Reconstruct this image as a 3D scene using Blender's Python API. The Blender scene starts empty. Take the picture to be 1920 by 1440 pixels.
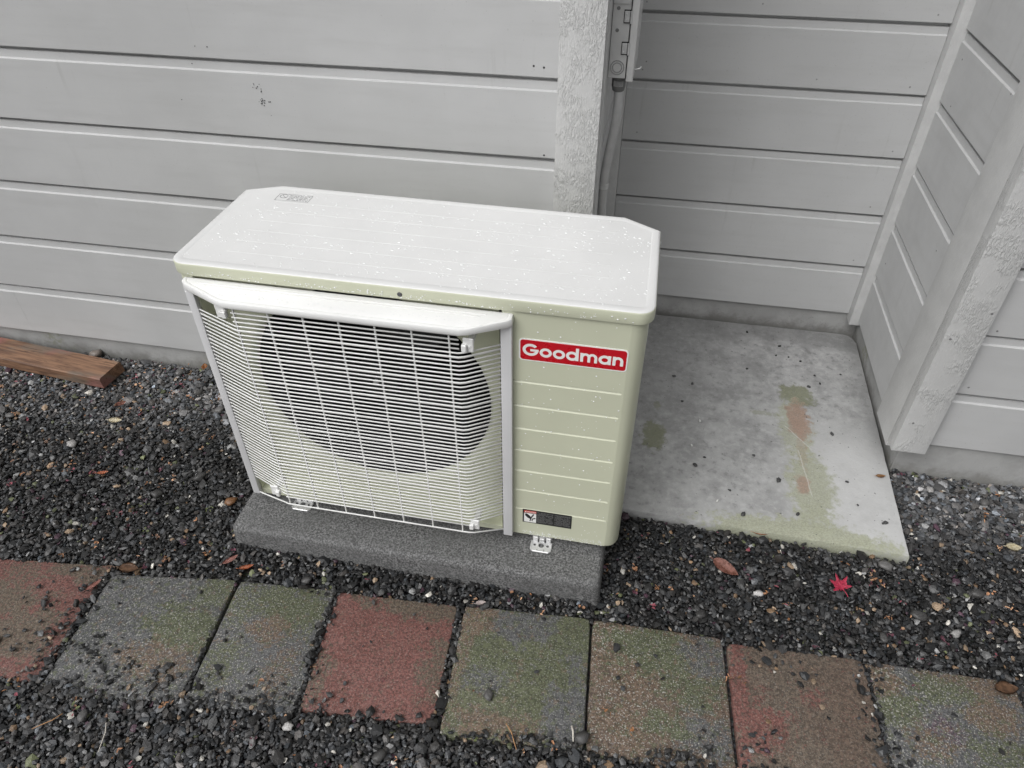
import bpy, bmesh, math, random
import numpy as np
from mathutils import Vector, Matrix, noise as mnoise
random.seed(7); rng = np.random.default_rng(11)
S = bpy.context.scene; COL = S.collection

# ------------------------------------------------------------------ camera, sky, sun, exposure
cam = bpy.data.cameras.new('camera'); co = bpy.data.objects.new('camera', cam); COL.objects.link(co)
r_ = Vector((0.98187699, 0.18949877, -0.00278960)); u_ = Vector((-0.12026539, 0.63438910, 0.76360114)); f_ = Vector((-0.14647117, 0.74942690, -0.64568221))
M = Matrix.Identity(4)
for i in range(3): M[i][0], M[i][1], M[i][2] = r_[i], u_[i], -f_[i]
M.translation = Vector((0.3770, -1.5925, 1.4847)); co.matrix_world = M
cam.sensor_width = 36; cam.lens = 1371.463/1920*36; cam.clip_start = .02; cam.clip_end = 500
S.camera = co
w = bpy.data.worlds.new('World'); S.world = w; w.use_nodes = True
nt = w.node_tree; nt.nodes.clear()
sky = nt.nodes.new('ShaderNodeTexSky'); sky.sky_type = 'NISHITA'; sky.sun_disc = False
SUN_EL, SUN_AZ = math.radians(51), math.radians(218)      # azimuth from +y, clockwise
sky.sun_elevation = SUN_EL; sky.sun_rotation = SUN_AZ; sky.air_density = 1.0; sky.dust_density = 6.0; sky.ozone_density = 1.0
hs = nt.nodes.new('ShaderNodeHueSaturation'); hs.inputs['Saturation'].default_value = .045
bg = nt.nodes.new('ShaderNodeBackground'); bg.inputs['Strength'].default_value = .13
wo = nt.nodes.new('ShaderNodeOutputWorld')
nt.links.new(sky.outputs[0], hs.inputs['Color']); nt.links.new(hs.outputs[0], bg.inputs[0]); nt.links.new(bg.outputs[0], wo.inputs[0])
sl = bpy.data.lights.new('sun', 'SUN'); sl.energy = .9; sl.angle = math.radians(50); sl.color = (1, .996, .988)
so = bpy.data.objects.new('sun', sl); COL.objects.link(so)
sd = Vector((math.sin(SUN_AZ)*math.cos(SUN_EL), math.cos(SUN_AZ)*math.cos(SUN_EL), math.sin(SUN_EL)))
so.rotation_euler = sd.to_track_quat('Z', 'Y').to_euler(); so.location = sd*20
S.view_settings.view_transform = 'Standard'; S.view_settings.look = 'None'; S.view_settings.gamma = 1
S.view_settings.exposure = -0.05; S.view_settings.use_curve_mapping = False
S.render.engine = 'CYCLES'

# ------------------------------------------------------------------ object helpers
def tag(o, label=None, cat=None, group=None, kind=None):
    if label: o['label'] = label
    if cat: o['category'] = cat
    if group: o['group'] = group
    if kind: o['kind'] = kind
    return o
def empty(name, loc=(0, 0, 0), rz=0, parent=None):
    o = bpy.data.objects.new(name, None); COL.objects.link(o); o.location = loc; o.rotation_euler = (0, 0, rz)
    if parent: o.parent = parent
    o.empty_display_size = .1
    return o
def obj(name, me, mats, parent=None, smooth=False):
    if isinstance(me, bmesh.types.BMesh):
        bm = me; me = bpy.data.meshes.new(name); bmesh.ops.recalc_face_normals(bm, faces=bm.faces); bm.to_mesh(me); bm.free()
    if not isinstance(mats, (list, tuple)): mats = [mats]
    for m in mats: me.materials.append(m)
    if smooth:
        me.shade_smooth()
        if smooth != True: me.set_sharp_from_angle(angle=math.radians(smooth))
    o = bpy.data.objects.new(name, me); COL.objects.link(o)
    if parent: o.parent = parent
    return o
def copy_tree(o, parent=None):
    c = o.copy(); COL.objects.link(c); c.parent = parent
    for ch in list(o.children): copy_tree(ch, c)
    return c
def add_box(bm, x0, x1, y0, y1, z0, z1, bev=0, seg=1, mi=0):
    n = bmesh.new()
    vs = [n.verts.new((x, y, z)) for x in (x0, x1) for y in (y0, y1) for z in (z0, z1)]
    for f in ((0,1,3,2),(4,6,7,5),(0,4,5,1),(2,3,7,6),(0,2,6,4),(1,5,7,3)): n.faces.new([vs[i] for i in f])
    if bev: bmesh.ops.bevel(n, geom=list(n.edges), offset=bev, segments=seg, affect='EDGES', profile=.6)
    for f in n.faces: f.material_index = mi
    t = bpy.data.meshes.new('t'); n.to_mesh(t); n.free(); bm.from_mesh(t); bpy.data.meshes.remove(t)
def box(name, x0, x1, y0, y1, z0, z1, mat, parent=None, bev=0, seg=1, smooth=False):
    bm = bmesh.new(); add_box(bm, x0, x1, y0, y1, z0, z1, bev, seg); return obj(name, bm, mat, parent, smooth)
def add_tube(bm, pts, rad, n=8, cap=True):
    pts = [Vector(p) for p in pts]; rings = []
    for i, p in enumerate(pts):
        a = pts[max(i-1, 0)]; b = pts[min(i+1, len(pts)-1)]; d = (b-a).normalized()
        up = Vector((0, 0, 1)) if abs(d.z) < .9 else Vector((0, 1, 0))
        s = d.cross(up).normalized(); t = s.cross(d)
        rr = rad[i] if isinstance(rad, (list, tuple)) else rad
        rings.append([bm.verts.new(p + (s*math.cos(k*2*math.pi/n + .3927) + t*math.sin(k*2*math.pi/n + .3927))*rr) for k in range(n)])
    for A, B in zip(rings, rings[1:]):
        for k in range(n): bm.faces.new((A[k], A[(k+1) % n], B[(k+1) % n], B[k]))
    if cap: bm.faces.new(rings[0][::-1]); bm.faces.new(rings[-1])
def loft(bm, rings, cap0=False, cap1=False, mi=None):
    R = [[bm.verts.new(p) for p in r] for r in rings]; n = len(R[0]); fs = []
    for j, (A, B) in enumerate(zip(R, R[1:])):
        for k in range(n):
            f = bm.faces.new((A[k], A[(k+1) % n], B[(k+1) % n], B[k])); fs.append(f)
            if mi: f.material_index = mi[j]
    if cap0: bm.faces.new(R[0][::-1])
    if cap1:
        f = bm.faces.new(R[-1])
        if mi: f.material_index = mi[-1]
    return R
def add_disc(bm, c, axis, rad, h, n=16, top=1.0):
    """short solid cylinder along axis"""
    c = Vector(c); a = Vector(axis).normalized(); up = Vector((0, 0, 1)) if abs(a.z) < .9 else Vector((0, 1, 0))
    s = a.cross(up).normalized(); t = s.cross(a)
    rr = lambda q, hh: [c + a*hh + (s*math.cos(k*2*math.pi/n) + t*math.sin(k*2*math.pi/n))*q for k in range(n)]
    loft(bm, [rr(rad, 0), rr(rad, h*.7), rr(rad*top, h)], True, True)

# ------------------------------------------------------------------ material helpers
class NM:
    def __init__(s, name):
        s.m = bpy.data.materials.new(name); s.m.use_nodes = True; s.t = s.m.node_tree; s.N = s.t.nodes; s.L = s.t.links
        s.b = s.N['Principled BSDF']; s.out = s.N['Material Output']
        s.geo = s.N.new('ShaderNodeNewGeometry'); s.P = s.geo.outputs['Position']
    def set(s, inp, v):
        i = s.b.inputs[inp]
        if hasattr(v, 'is_output'): s.L.new(v, i)
        else: i.default_value = (*v, 1) if isinstance(v, tuple) and len(v) == 3 else v
    def noise(s, scale, detail=3, rough=.55, vec=None, stretch=None, dist=0):
        v = vec or s.P
        if stretch:
            mp = s.N.new('ShaderNodeMapping'); mp.inputs['Scale'].default_value = stretch; s.L.new(v, mp.inputs[0]); v = mp.outputs[0]
        n = s.N.new('ShaderNodeTexNoise'); n.inputs['Scale'].default_value = scale; n.inputs['Detail'].default_value = detail
        n.inputs['Roughness'].default_value = rough; n.inputs['Distortion'].default_value = dist; s.L.new(v, n.inputs['Vector']); return n.outputs['Fac']
    def vor(s, scale, feat='F1', out='Distance', vec=None):
        n = s.N.new('ShaderNodeTexVoronoi'); n.feature = feat; n.inputs['Scale'].default_value = scale; s.L.new(vec or s.P, n.inputs['Vector']); return n.outputs[out]
    def ramp(s, fac, lo, hi, a=0., b=1., smooth=True):
        n = s.N.new('ShaderNodeMapRange'); n.interpolation_type = 'SMOOTHSTEP' if smooth else 'LINEAR'
        for k, v in zip(('From Min', 'From Max', 'To Min', 'To Max'), (lo, hi, a, b)): n.inputs[k].default_value = v
        s.L.new(fac, n.inputs['Value']); return n.outputs[0]
    def math(s, op, a, b=0., c=None):
        n = s.N.new('ShaderNodeMath'); n.operation = op
        for i, v in enumerate([a, b] + ([c] if c is not None else [])):
            if hasattr(v, 'is_output'): s.L.new(v, n.inputs[i])
            else: n.inputs[i].default_value = v
        return n.outputs[0]
    def mix(s, f, a, b, mode='MIX'):
        n = s.N.new('ShaderNodeMix'); n.data_type = 'RGBA'; n.blend_type = mode
        for i, v in ((0, f), (6, a), (7, b)):
            if hasattr(v, 'is_output'): s.L.new(v, n.inputs[i])
            else: n.inputs[i].default_value = (*v, 1) if isinstance(v, tuple) else v
        return n.outputs[2]
    def bump(s, h, strength=.5, dist=.001, prev=None):
        n = s.N.new('ShaderNodeBump'); n.inputs['Strength'].default_value = strength; n.inputs['Distance'].default_value = dist
        s.L.new(h, n.inputs['Height'])
        if prev: s.L.new(prev, n.inputs['Normal'])
        return n.outputs[0]
    def blob(s, c, r, amp=.5, nz=None, edge=.25):
        """soft-edged stain centred at c (world), radii r, edge broken by noise"""
        v = s.N.new('ShaderNodeVectorMath'); v.operation = 'SUBTRACT'; s.L.new(s.P, v.inputs[0]); v.inputs[1].default_value = c
        d = s.N.new('ShaderNodeVectorMath'); d.operation = 'DIVIDE'; s.L.new(v.outputs[0], d.inputs[0]); d.inputs[1].default_value = r
        l = s.N.new('ShaderNodeVectorMath'); l.operation = 'LENGTH'; s.L.new(d.outputs[0], l.inputs[0])
        x = s.math('ADD', l.outputs['Value'], s.math('MULTIPLY', s.math('SUBTRACT', nz, .5), amp*4))
        return s.ramp(x, 1-edge, 1+edge, 1., 0.)
def simple(name, col, rough=.5, metal=0., var=.06, vscale=12, bump=0, bscale=200, spec=.5):
    m = NM(name); n = m.noise(vscale, 4)
    c = m.mix(m.ramp(n, .3, .7), tuple(x*(1-var) for x in col), tuple(min(1, x*(1+var)) for x in col)); m.set('Base Color', c)
    m.set('Roughness', m.ramp(m.noise(vscale*3, 3), .3, .7, rough*.85, min(1, rough*1.15))); m.set('Metallic', metal); m.set('Specular IOR Level', spec)
    if bump: m.set('Normal', m.bump(m.noise(bscale, 3), bump, .001))
    return m.m

def siding_mat():
    m = NM('grey_siding_paint')
    c = m.mix(m.ramp(m.noise(3.2, 4), .35, .65), (.478, .480, .481), (.515, .517, .518))
    streak = m.noise(14, 4, .6, stretch=(.25, .25, 2.2)); c = m.mix(m.ramp(streak, .45, .75, 0, .35), c, (.42, .42, .416))
    drip = m.math('MULTIPLY', m.ramp(m.noise(26, 3, .6, stretch=(1.6, 1.6, .10)), .60, .72), m.ramp(m.noise(3.5, 3), .48, .62)); c = m.mix(m.math('MULTIPLY', drip, .35), c, (.36, .36, .35))
    sp = m.ramp(m.noise(210, 2), .67, .74, 0, .55); c = m.mix(sp, c, (.36, .36, .35))
    m.set('Base Color', c); m.set('Roughness', m.ramp(m.noise(30, 3), .3, .7, .42, .6))
    b = m.bump(m.noise(45, 5, .6, stretch=(.12, .12, 1.6)), .35, .0012)
    b = m.bump(m.noise(420, 2), .22, .0005, b)
    m.set('Normal', b); return m.m
def rough_trim(name='rough_sawn_trim_paint', k=1., st=.9):
    m = NM(name)
    n0 = m.noise(340, 3, .65, stretch=(1, 1, .35)); n1 = m.ramp(n0, .38, .70); n2 = m.noise(18, 4)
    c = m.mix(m.ramp(n2, .35, .65), (.56, .56, .557), (.62, .62, .616)); c = m.mix(m.ramp(n0, .62, .74, 0, .45), c, (.36, .36, .35)); c = m.mix(m.ramp(n0, .3, .42, .45, 0), c, (.72, .72, .71))
    m.set('Base Color', c); m.set('Roughness', .5)
    patch = m.ramp(n2, .40, .60, .05, 1.)
    b = m.bump(m.math('MULTIPLY', n1, patch), st, .0017*k); b = m.bump(m.noise(500, 2), .3, .0006, b)
    m.set('Normal', b); return m.m
SIDING = siding_mat(); TRIM = rough_trim(); TRIM2 = rough_trim('smooth_trim_paint', .4, .35)
def foundation_mat():
    m = NM('painted_foundation'); c = m.mix(m.ramp(m.noise(9, 5), .35, .65), (.31, .31, .305), (.39, .39, .385))
    c = m.mix(m.ramp(m.noise(150, 3, .7), .62, .72, 0, .6), c, (.18, .18, .17))
    c = m.mix(m.math('MULTIPLY', m.ramp(m.noise(5, 3), .56, .64, 0, .5), m.ramp(m.noise(60, 3), .4, .6)), c, (.2, .21, .12))
    sx = m.N.new('ShaderNodeSeparateXYZ'); m.L.new(m.P, sx.inputs[0]); low = m.math('ADD', sx.outputs[2], m.math('MULTIPLY', m.math('SUBTRACT', m.noise(25, 5, .7), .5), .12))
    c = m.mix(m.ramp(low, .0, .05, .65, 0), c, (.17, .165, .15))
    m.set('Base Color', c); m.set('Roughness', .75); b = m.bump(m.noise(40, 5), .5, .004); b = m.bump(m.noise(300, 3), .4, .001, b); m.set('Normal', b); return m.m
FOUND = foundation_mat()

# ------------------------------------------------------------------ ground
def ground_mat():
    m = NM('dark_soil_gravel'); v = m.vor(95); vc = m.vor(95, out='Color')
    c = m.mix(m.ramp(v, .2, .6), (.06, .059, .058), (.02, .019, .019)); c = m.mix(.35, c, m.mix(1., vc, (.05, .05, .05), 'MULTIPLY'))
    m.set('Base Color', c); m.set('Roughness', .7); m.set('Normal', m.bump(m.ramp(v, 0, .7, 1, 0), 1, .006)); return m.m
bm = bmesh.new(); bmesh.ops.create_grid(bm, x_segments=40, y_segments=40, size=60)
for v in bm.verts: v.co.z = -.014
tag(obj('ground', bm, ground_mat()), kind='structure')

# ------------------------------------------------------------------ house
house = empty('house', (0, .3, 0))
tag(house, 'grey painted house with wide horizontal siding boards and a recessed corner', 'house')
house.location = (0, 0, 0)
RV = .1775; TOP = 2.72
def frame(kind):
    # returns a function (u along wall, out from face, z) -> world
    return kind
def board(par, P, u0, u1, z, first=False, bev0=True):
    """one channel-siding board; P(u, out, z) -> point"""
    zt = min(z + RV - .0008, TOP)
    prof = [(-.0012, z), (0, z+.0015), (.0, z+.1485), (-.0005, z+.1492), (-.0040, z+.1506), (-.0050, z+.1516), (-.0058, zt-.0080), (-.0170, zt-.0068), (-.0170, zt), (-.024, zt), (-.024, z)]
    if zt < z+.16: return
    bm = bmesh.new(); n = max(2, int((u1-u0)/.35)+1); rings = []
    ph = random.random()*9
    for i in range(n+1):
        u = u0 + (u1-u0)*i/n; wv = .0009*math.sin(u*3.1+ph) + .0006*math.sin(u*7.7+ph*2)
        rings.append([Vector(P(u, o + wv*(.4), zz + (wv if k in (0, 1, 10) else wv*.6))) for k, (o, zz) in enumerate(prof)])
    loft(bm, rings, True, True); obj('siding_board', bm, SIDING, par, 25)
def wall(P, segs, z0, label):
    wl = empty('wall', (0, 0, 0), 0, house); wl['label'] = label
    k = 0
    while z0 + k*RV < TOP - .16:
        cuts = segs.get(k, segs['*'])
        for a, b in zip(cuts, cuts[1:]):
            board(wl, P, a + .0004, b - .0004, z0 + k*RV)
        k += 1
    return wl
def slab(wl, name, P, u0, u1, o0, o1, z0, z1, mat):
    bm = bmesh.new(); a, b = Vector(P(u0, o0, z0)), Vector(P(u1, o1, z1))
    add_box(bm, min(a.x, b.x), max(a.x, b.x), min(a.y, b.y), max(a.y, b.y), z0, z1, .0015); return obj(name, bm, mat, wl)
PA = lambda u, o, z: (u, -o, z)
PB = lambda u, o, z: (u, .583 - o, z)
PC = lambda u, o, z: (1.115 - o, u, z)
PD = lambda u, o, z: (u, -.052 - o, z)
PE = lambda u, o, z: (.2625 + o, u, z)
wA = wall(PA, {'*': [-5.6, -3.4, -2.3, .1685], 0: [-5.6, -3.4, -1.515, .1685], 1: [-5.6, -3.4, .1685], 2: [-5.6, -3.4, -2.6, .1685], 3: [-5.6, -3.4, .1685], 4: [-5.6, -3.4, .1685], 5: [-5.6, -3.4, .1685]}, .089, 'long grey siding wall behind the heat pump')
wB = wall(PB, {'*': [.29, 1.089]}, .0951, 'short back wall of the recess')
wC = wall(PC, {'*': [.1015, .548]}, .0925, 'side wall of the recess facing left')
wD = wall(PD, {'*': [1.1785, 3.4, 5.2]}, .1249, 'grey siding wall at the far right')
wE = wall(PE, {'*': [.105, .56]}, .0951, 'narrow side wall behind the electrical box')
slab(wA, 'foundation', PA, -5.6, .262, -.20, -.016, -.25, .094, FOUND)
slab(wA, 'sheathing', PA, -5.6, .2600, -.20, -.0245, .095, TOP, FOUND)
slab(wB, 'foundation', PB, .262, 1.132, -.20, -.014, -.25, .1, FOUND)
slab(wB, 'sheathing', PB, .262, 1.128, -.20, -.0245, .101, TOP, FOUND)
slab(wC, 'foundation', PC, -.028, .596, -.25, -.015, -.25, .098, FOUND)
slab(wC, 'sheathing', PC, -.026, .606, -.25, -.0245, .099, TOP, FOUND)
slab(wD, 'foundation', PD, 1.1305, 5.21, -.35, -.012, -.25, .13, FOUND)
slab(wD, 'sheathing', PD, 1.1312, 5.205, -.35, -.0245, .131, TOP, FOUND)
slab(wE, 'foundation', PE, .203, .595, -.12, -.016, -.25, .1, FOUND)
slab(wE, 'sheathing', PE, .203, .606, -.12, -.0245, .101, TOP, FOUND)
def trim(name, x0, x1, y0, y1, z0, z1, mat=TRIM, lab=None):
    o = box(name, x0, x1, y0, y1, z0, z1, mat, house, .0022, 2, 40)
    if lab: o['label'] = lab
    return o
trim('corner_board', .1695, .2635, -.022, .0185, .05, TOP, TRIM, 'rough textured post trim beside the electrical box')
trim('corner_board', .2360, .2655, .019, .104, .06, TOP, TRIM2)
trim('corner_trim', .250, .2895, .5605, .612, .06, TOP, TRIM2)
trim('corner_trim', 1.0895, 1.1345, .5485, .612, .074, TOP, TRIM2)
trim('corner_board', 1.0955, 1.136, -.0312, .1008, .085, TOP, TRIM2)
trim('corner_board', 1.0935, 1.1780, -.0745, -.0318, .108, TOP, TRIM, 'rough textured trim board at the outer right corner')
# nail heads and paint specks, small real bumps
bm = bmesh.new()
def dimple(bm, c, ax, rad):
    add_disc(bm, c, ax, rad, .0009, 8, .6)
for x, z in ((.322, 1.003), (.338, .852), (.33, .83), (.333, .651), (1.05, 1.002), (1.041, .824), (1.044, .475), (1.048, .293), (1.053, .647), (.62, 1.01), (.8, .83)):
    dimple(bm, (x, .583, z), (0, -1, 0), .0024)
obj('nail_heads', bm, simple('nail_paint', (.28, .28, .28), .6), wB)['kind'] = 'stuff'
bm = bmesh.new()
for x, z in ((.137, .998), (.115, 1.), (.142, .807), (-1.53, .42), (-1.5, .62)): dimple(bm, (x, 0, z), (0, -1, 0), .0024)
for x, z in [(-.664, 1.001), (-.634, 1.001), (-.683, .962), (-.736, .877)] + [(-.534+random.gauss(0, .007), .918+random.gauss(0, .008)) for _ in range(9)] + [(-.527+random.gauss(0, .008), .882+random.gauss(0, .011)) for _ in range(16)]:
    dimple(bm, (x, 0, z), (0, -1, 0), random.uniform(.0006, .0015))
obj('dark_specks', bm, simple('mildew_speck', (.05, .05, .05), .8), wA)['kind'] = 'stuff'
bm = bmesh.new()
for y, z in ((.50, .922), (.46, .82), (.5, .337), (.2, .55), (.16, .95)): dimple(bm, (1.115, y, z), (-1, 0, 0), .0024)
for x, z in ((1.207, .494), (1.209, .325)): dimple(bm, (x, -.052, z), (0, -1, 0), .0026)
for x, z in ((1.108, .474), (1.167, .552), (1.115, .21), (1.16, .83)): dimple(bm, (x, -.0745, z), (0, -1, 0), .003)
obj('nail_heads', bm, simple('nail_paint_dark', (.2, .2, .2), .6), wD)['kind'] = 'stuff'

# ------------------------------------------------------------------ concrete slab in the recess
def slab_mat():
    m = NM('stained_concrete'); n = m.noise(13, 6, .62); n2 = m.noise(42, 5, .65); nf = m.noise(230, 4, .7)
    c = m.mix(m.ramp(n, .34, .66), (.31, .31, .307), (.40, .40, .396)); c = m.mix(m.ramp(n2, .48, .68, 0, .6), c, (.49, .49, .485))
    c = m.mix(m.ramp(n2, .32, .46, .6, 0), c, (.20, .20, .197))
    # darker towards the back left, back and right edges, paler front right
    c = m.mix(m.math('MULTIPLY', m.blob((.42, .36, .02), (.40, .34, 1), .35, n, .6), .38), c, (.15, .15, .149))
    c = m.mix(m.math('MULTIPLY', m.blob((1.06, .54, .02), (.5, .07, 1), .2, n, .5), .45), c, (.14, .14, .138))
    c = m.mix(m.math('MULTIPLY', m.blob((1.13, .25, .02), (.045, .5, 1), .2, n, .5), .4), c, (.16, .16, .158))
    c = m.mix(m.math('MULTIPLY', m.blob((1.04, -.17, .02), (.17, .22, 1), .25, n2, .5), .65), c, (.6, .6, .595))
    g = (.20, .21, .125); gl = (.36, .37, .275); pk = (.34, .22, .17)
    for cc, rr, col, a in [((.905, .215, .02), (.055, .05, 1), g, .8), ((.885, .06, .02), (.05, .14, 1), gl, .75), ((.905, -.16, .02), (.06, .14, 1), gl, .85),
                           ((.90, .10, .02), (.033, .085, 1), pk, .8), ((.884, -.158, .02), (.022, .035, 1), pk, .75), ((.895, -.02, .02), (.014, .10, 1), pk, .5), ((.90, -.27, .02), (.05, .06, 1), gl, .7), ((.795, .114, .02), (.05, .012, 1), g, .6), ((.487, -.04, .02), (.035, .06, 1), g, .8),
                           ((.49, .09, .02), (.012, .02, 1), g, .6), ((.86, -.325, .02), (.23, .045, 1), gl, .9), ((1.02, -.35, .02), (.12, .035, 1), gl, .7)]:
        c = m.mix(m.ramp(m.math('ADD', m.math('MULTIPLY', m.blob(cc, rr, .5, n2, .4), a), m.math('MULTIPLY', m.math('SUBTRACT', nf, .5), .8)), .18, .85, 0, a), c, m.mix(m.ramp(nf, .3, .7), tuple(x*.75 for x in col), tuple(x*1.15 for x in col)))
    c = m.mix(m.ramp(nf, .64, .74, 0, .5), c, (.12, .12, .118)); c = m.mix(m.ramp(m.noise(330, 2), .66, .74, 0, .5), c, (.62, .62, .61))
    c = m.mix(m.ramp(m.noise(95, 2, .5), .70, .74, 0, .8), c, (.09, .09, .088))
    # thin pale scratches
    for a, b in (((.855, .075), (.925, -.02)), ((.885, -.02), (.905, -.2))):
        a, b = Vector(a), Vector(b); d = (b-a); L = d.length; d /= L
        mp = m.N.new('ShaderNodeMapping'); mp.vector_type = 'TEXTURE'; mp.inputs['Location'].default_value = (a.x, a.y, 0); mp.inputs['Rotation'].default_value = (0, 0, math.atan2(d.y, d.x)); m.L.new(m.P, mp.inputs[0])
        sx = m.N.new('ShaderNodeSeparateXYZ'); m.L.new(mp.outputs[0], sx.inputs[0])
        k = m.math('MULTIPLY', m.ramp(m.math('ABSOLUTE', m.math('ADD', sx.outputs[1], m.math('MULTIPLY', m.math('SUBTRACT', n2, .5), .01))), .0008, .0022, 1, 0), m.math('MULTIPLY', m.ramp(sx.outputs[0], 0, .01), m.ramp(sx.outputs[0], L-.01, L, 1, 0)))
        c = m.mix(m.math('MULTIPLY', k, .4), c, (.66, .66, .62))
    m.set('Base Color', c); m.set('Roughness', m.ramp(n, .3, .7, .45, .8)); b = m.bump(n2, .3, .003); b = m.bump(nf, .45, .0009, b); m.set('Normal', b); return m.m
bm = bmesh.new()
front = [(.262+(1.1145-.262)*t, -.3245-.0245*t + .0025*mnoise.noise((t*14, 3, 0)) + .0012*mnoise.noise((t*60, 5, 0))) for t in [i/50 for i in range(51)]]
out = front + [(1.1145+.0135*t + .0015*mnoise.noise((7, t*20, 0)), -.349 + t*.875) for t in [i/24 for i in range(1, 25)]] + [(1.119, .552), (1.108, .566), (1.09, .572), (.264, .572)]
rings = []
cx, cy = .69, .1
for s, z in ((1.004, -.1), (1., .004), (.9985, .015), (.995, .0195), (.99, .0202)):
    rings.append([Vector((cx+(x-cx)*s, cy+(y-cy)*s, z)) for x, y in out])
loft(bm, rings, False, True)
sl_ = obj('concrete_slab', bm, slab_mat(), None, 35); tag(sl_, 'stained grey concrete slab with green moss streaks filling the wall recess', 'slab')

# ------------------------------------------------------------------ equipment pad
def pad_mat():
    m = NM('speckled_pad'); nf = m.noise(210, 3, .75); n = m.noise(16, 4); fine = m.noise(330, 2, .6)
    c = m.mix(m.ramp(nf, .38, .66), (.045, .045, .045), (.23, .23, .23)); c = m.mix(m.ramp(fine, .58, .7, 0, .6), c, (.40, .40, .40))
    c = m.mix(m.ramp(n, .3, .65, .5, 0), c, (.11, .11, .11)); m.set('Base Color', c); m.set('Roughness', .75)
    m.set('Normal', m.bump(nf, .8, .002)); return m.m
px0, px1, py0, py1 = -.521, .385, -.606, -.15
def rrect(x0, x1, y0, y1, r, z, n=5):
    o = []
    for cx, cy, a0 in ((x1-r, y1-r, 0), (x0+r, y1-r, 90), (x0+r, y0+r, 180), (x1-r, y0+r, 270)):
        for i in range(n+1):
            a = math.radians(a0+90*i/n); o.append(Vector((cx+r*math.cos(a), cy+r*math.sin(a), z)))
    return o
bm = bmesh.new(); rings = []
for off, z in ((.004, -.03), (.0, .05), (-.0015, .057), (-.005, .0625), (-.010, .065), (-.02, .0655)):
    rings.append(rrect(px0-off, px1+off, py0-off, py1+off, .016, z))
loft(bm, rings, True, True)
tag(obj('equipment_pad', bm, pad_mat(), None, 50), 'speckled grey concrete pad lying in gravel under the heat pump', 'pad')

# ------------------------------------------------------------------ heat pump unit
U = empty('heat_pump', (-.5112, -.501, 0), -.0067)
tag(U, 'ivory outdoor heat pump unit with brightly lit top and wire fan guard', 'heat pump')
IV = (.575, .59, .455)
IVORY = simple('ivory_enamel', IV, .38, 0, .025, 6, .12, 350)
LIT_LID = simple('ivory_enamel_lit_lid', (.71, .71, .705), .33, 0, .02, 9, .1, 300)  # same enamel as the cabinet; bright light on the top put into its colour
GUARD = simple('white_guard_plastic', (.80, .80, .79), .4, 0, .03, 10)
STRIP = simple('pale_grey_strip', (.62, .62, .63), .4, 0, .03, 10)
DARK = simple('dark_interior', (.006, .006, .006), .7)
BLADE = simple('fan_blade_plastic', (.008, .008, .009), .45)
STEEL = simple('galvanised_steel', (.62, .62, .62), .35, .35, .1, 60)
W_, D_ = .925, .345; ZB, ZL = .083, .7275
# cabinet shell: open where the front panel sits
R = .03
def arc(cx, cy, r, a0, a1, n=6): return [(cx+r*math.cos(math.radians(a0+(a1-a0)*i/n)), cy+r*math.sin(math.radians(a0+(a1-a0)*i/n))) for i in range(n+1)]
pl = arc(W_-R, R, R, 270, 360) + [(W_, .29), (.845, D_)] + [(.08, D_), (-.003, .305)] + arc(-.003+R, R, R, 180, 270)
bm = bmesh.new(); A = []
rows = [(ZB, .006), (ZB+.003, .0015), (ZB+.008, 0), (ZL, 0)]
for z, off in rows:
    ring = []
    for x, y in pl:
        dx, dy = x-.46, y-.17; l = math.hypot(dx, dy); ring.append(bm.verts.new((x-dx/l*off, y-dy/l*off, z)))
    A.append(ring)
for P0, P1 in zip(A, A[1:]):
    for k in range(len(pl)-1): bm.faces.new((P0[k], P0[k+1], P1[k+1], P1[k]))
bm.faces.new(A[0][::-1]); obj('cabinet', bm, IVORY, U, 30)
# front panel: left field with round fan opening, right field with horizontal grooves
CX, CZ, FR = .350, .426, .267
bm = bmesh.new()
N = 72; x0, x1, z0, z1 = .042, .646, ZB+.024, ZL-.012; YP = .048
def rectpt(a):
    c, s = math.cos(a), math.sin(a); tx = ((x1-CX) if c > 0 else (x0-CX))/c if abs(c) > 1e-9 else 1e9; tz = ((z1-CZ) if s > 0 else (z0-CZ))/s if abs(s) > 1e-9 else 1e9
    t = min(abs(tx), abs(tz)); return (CX+c*t, YP, CZ+s*t)
angs = sorted([2*math.pi*i/N for i in range(N)] + [math.atan2(zz-CZ, xx-CX) % (2*math.pi) for xx in (x0, x1) for zz in (z0, z1)])
circ = lambda r, y: [Vector((CX+r*math.cos(a), y, CZ+r*math.sin(a))) for a in angs]
def rim(a):
    p = rectpt(a); sx = (p[0]-(x0+x1)/2)/((x1-x0)/2); sz = (p[2]-(z0+z1)/2)/((z1-z0)/2); return Vector(((x0+x1)/2+sx*((x1-x0)/2+.006), .0005, (z0+z1)/2+sz*((z1-z0)/2+.006)))
loft(bm, [[rim(a) for a in angs], [Vector(rectpt(a)) for a in angs], circ(FR+.018, YP), circ(FR+.014, YP+.001), circ(FR+.008, YP+.004), circ(FR+.003, YP+.009), circ(FR+.0005, YP+.014), circ(FR, YP+.018)])
for a_, b_, c_, d_ in ((.027, x0-.006, ZB+.003, ZL), (x1+.006, .662, ZB+.003, ZL), (x0-.006, x1+.006, ZB+.003, z0-.006), (x0-.006, x1+.006, z1+.006, ZL)):
    bm.faces.new([bm.verts.new(p) for p in ((a_, .0005, c_), (b_, .0005, c_), (b_, .0005, d_), (a_, .0005, d_))])
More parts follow.
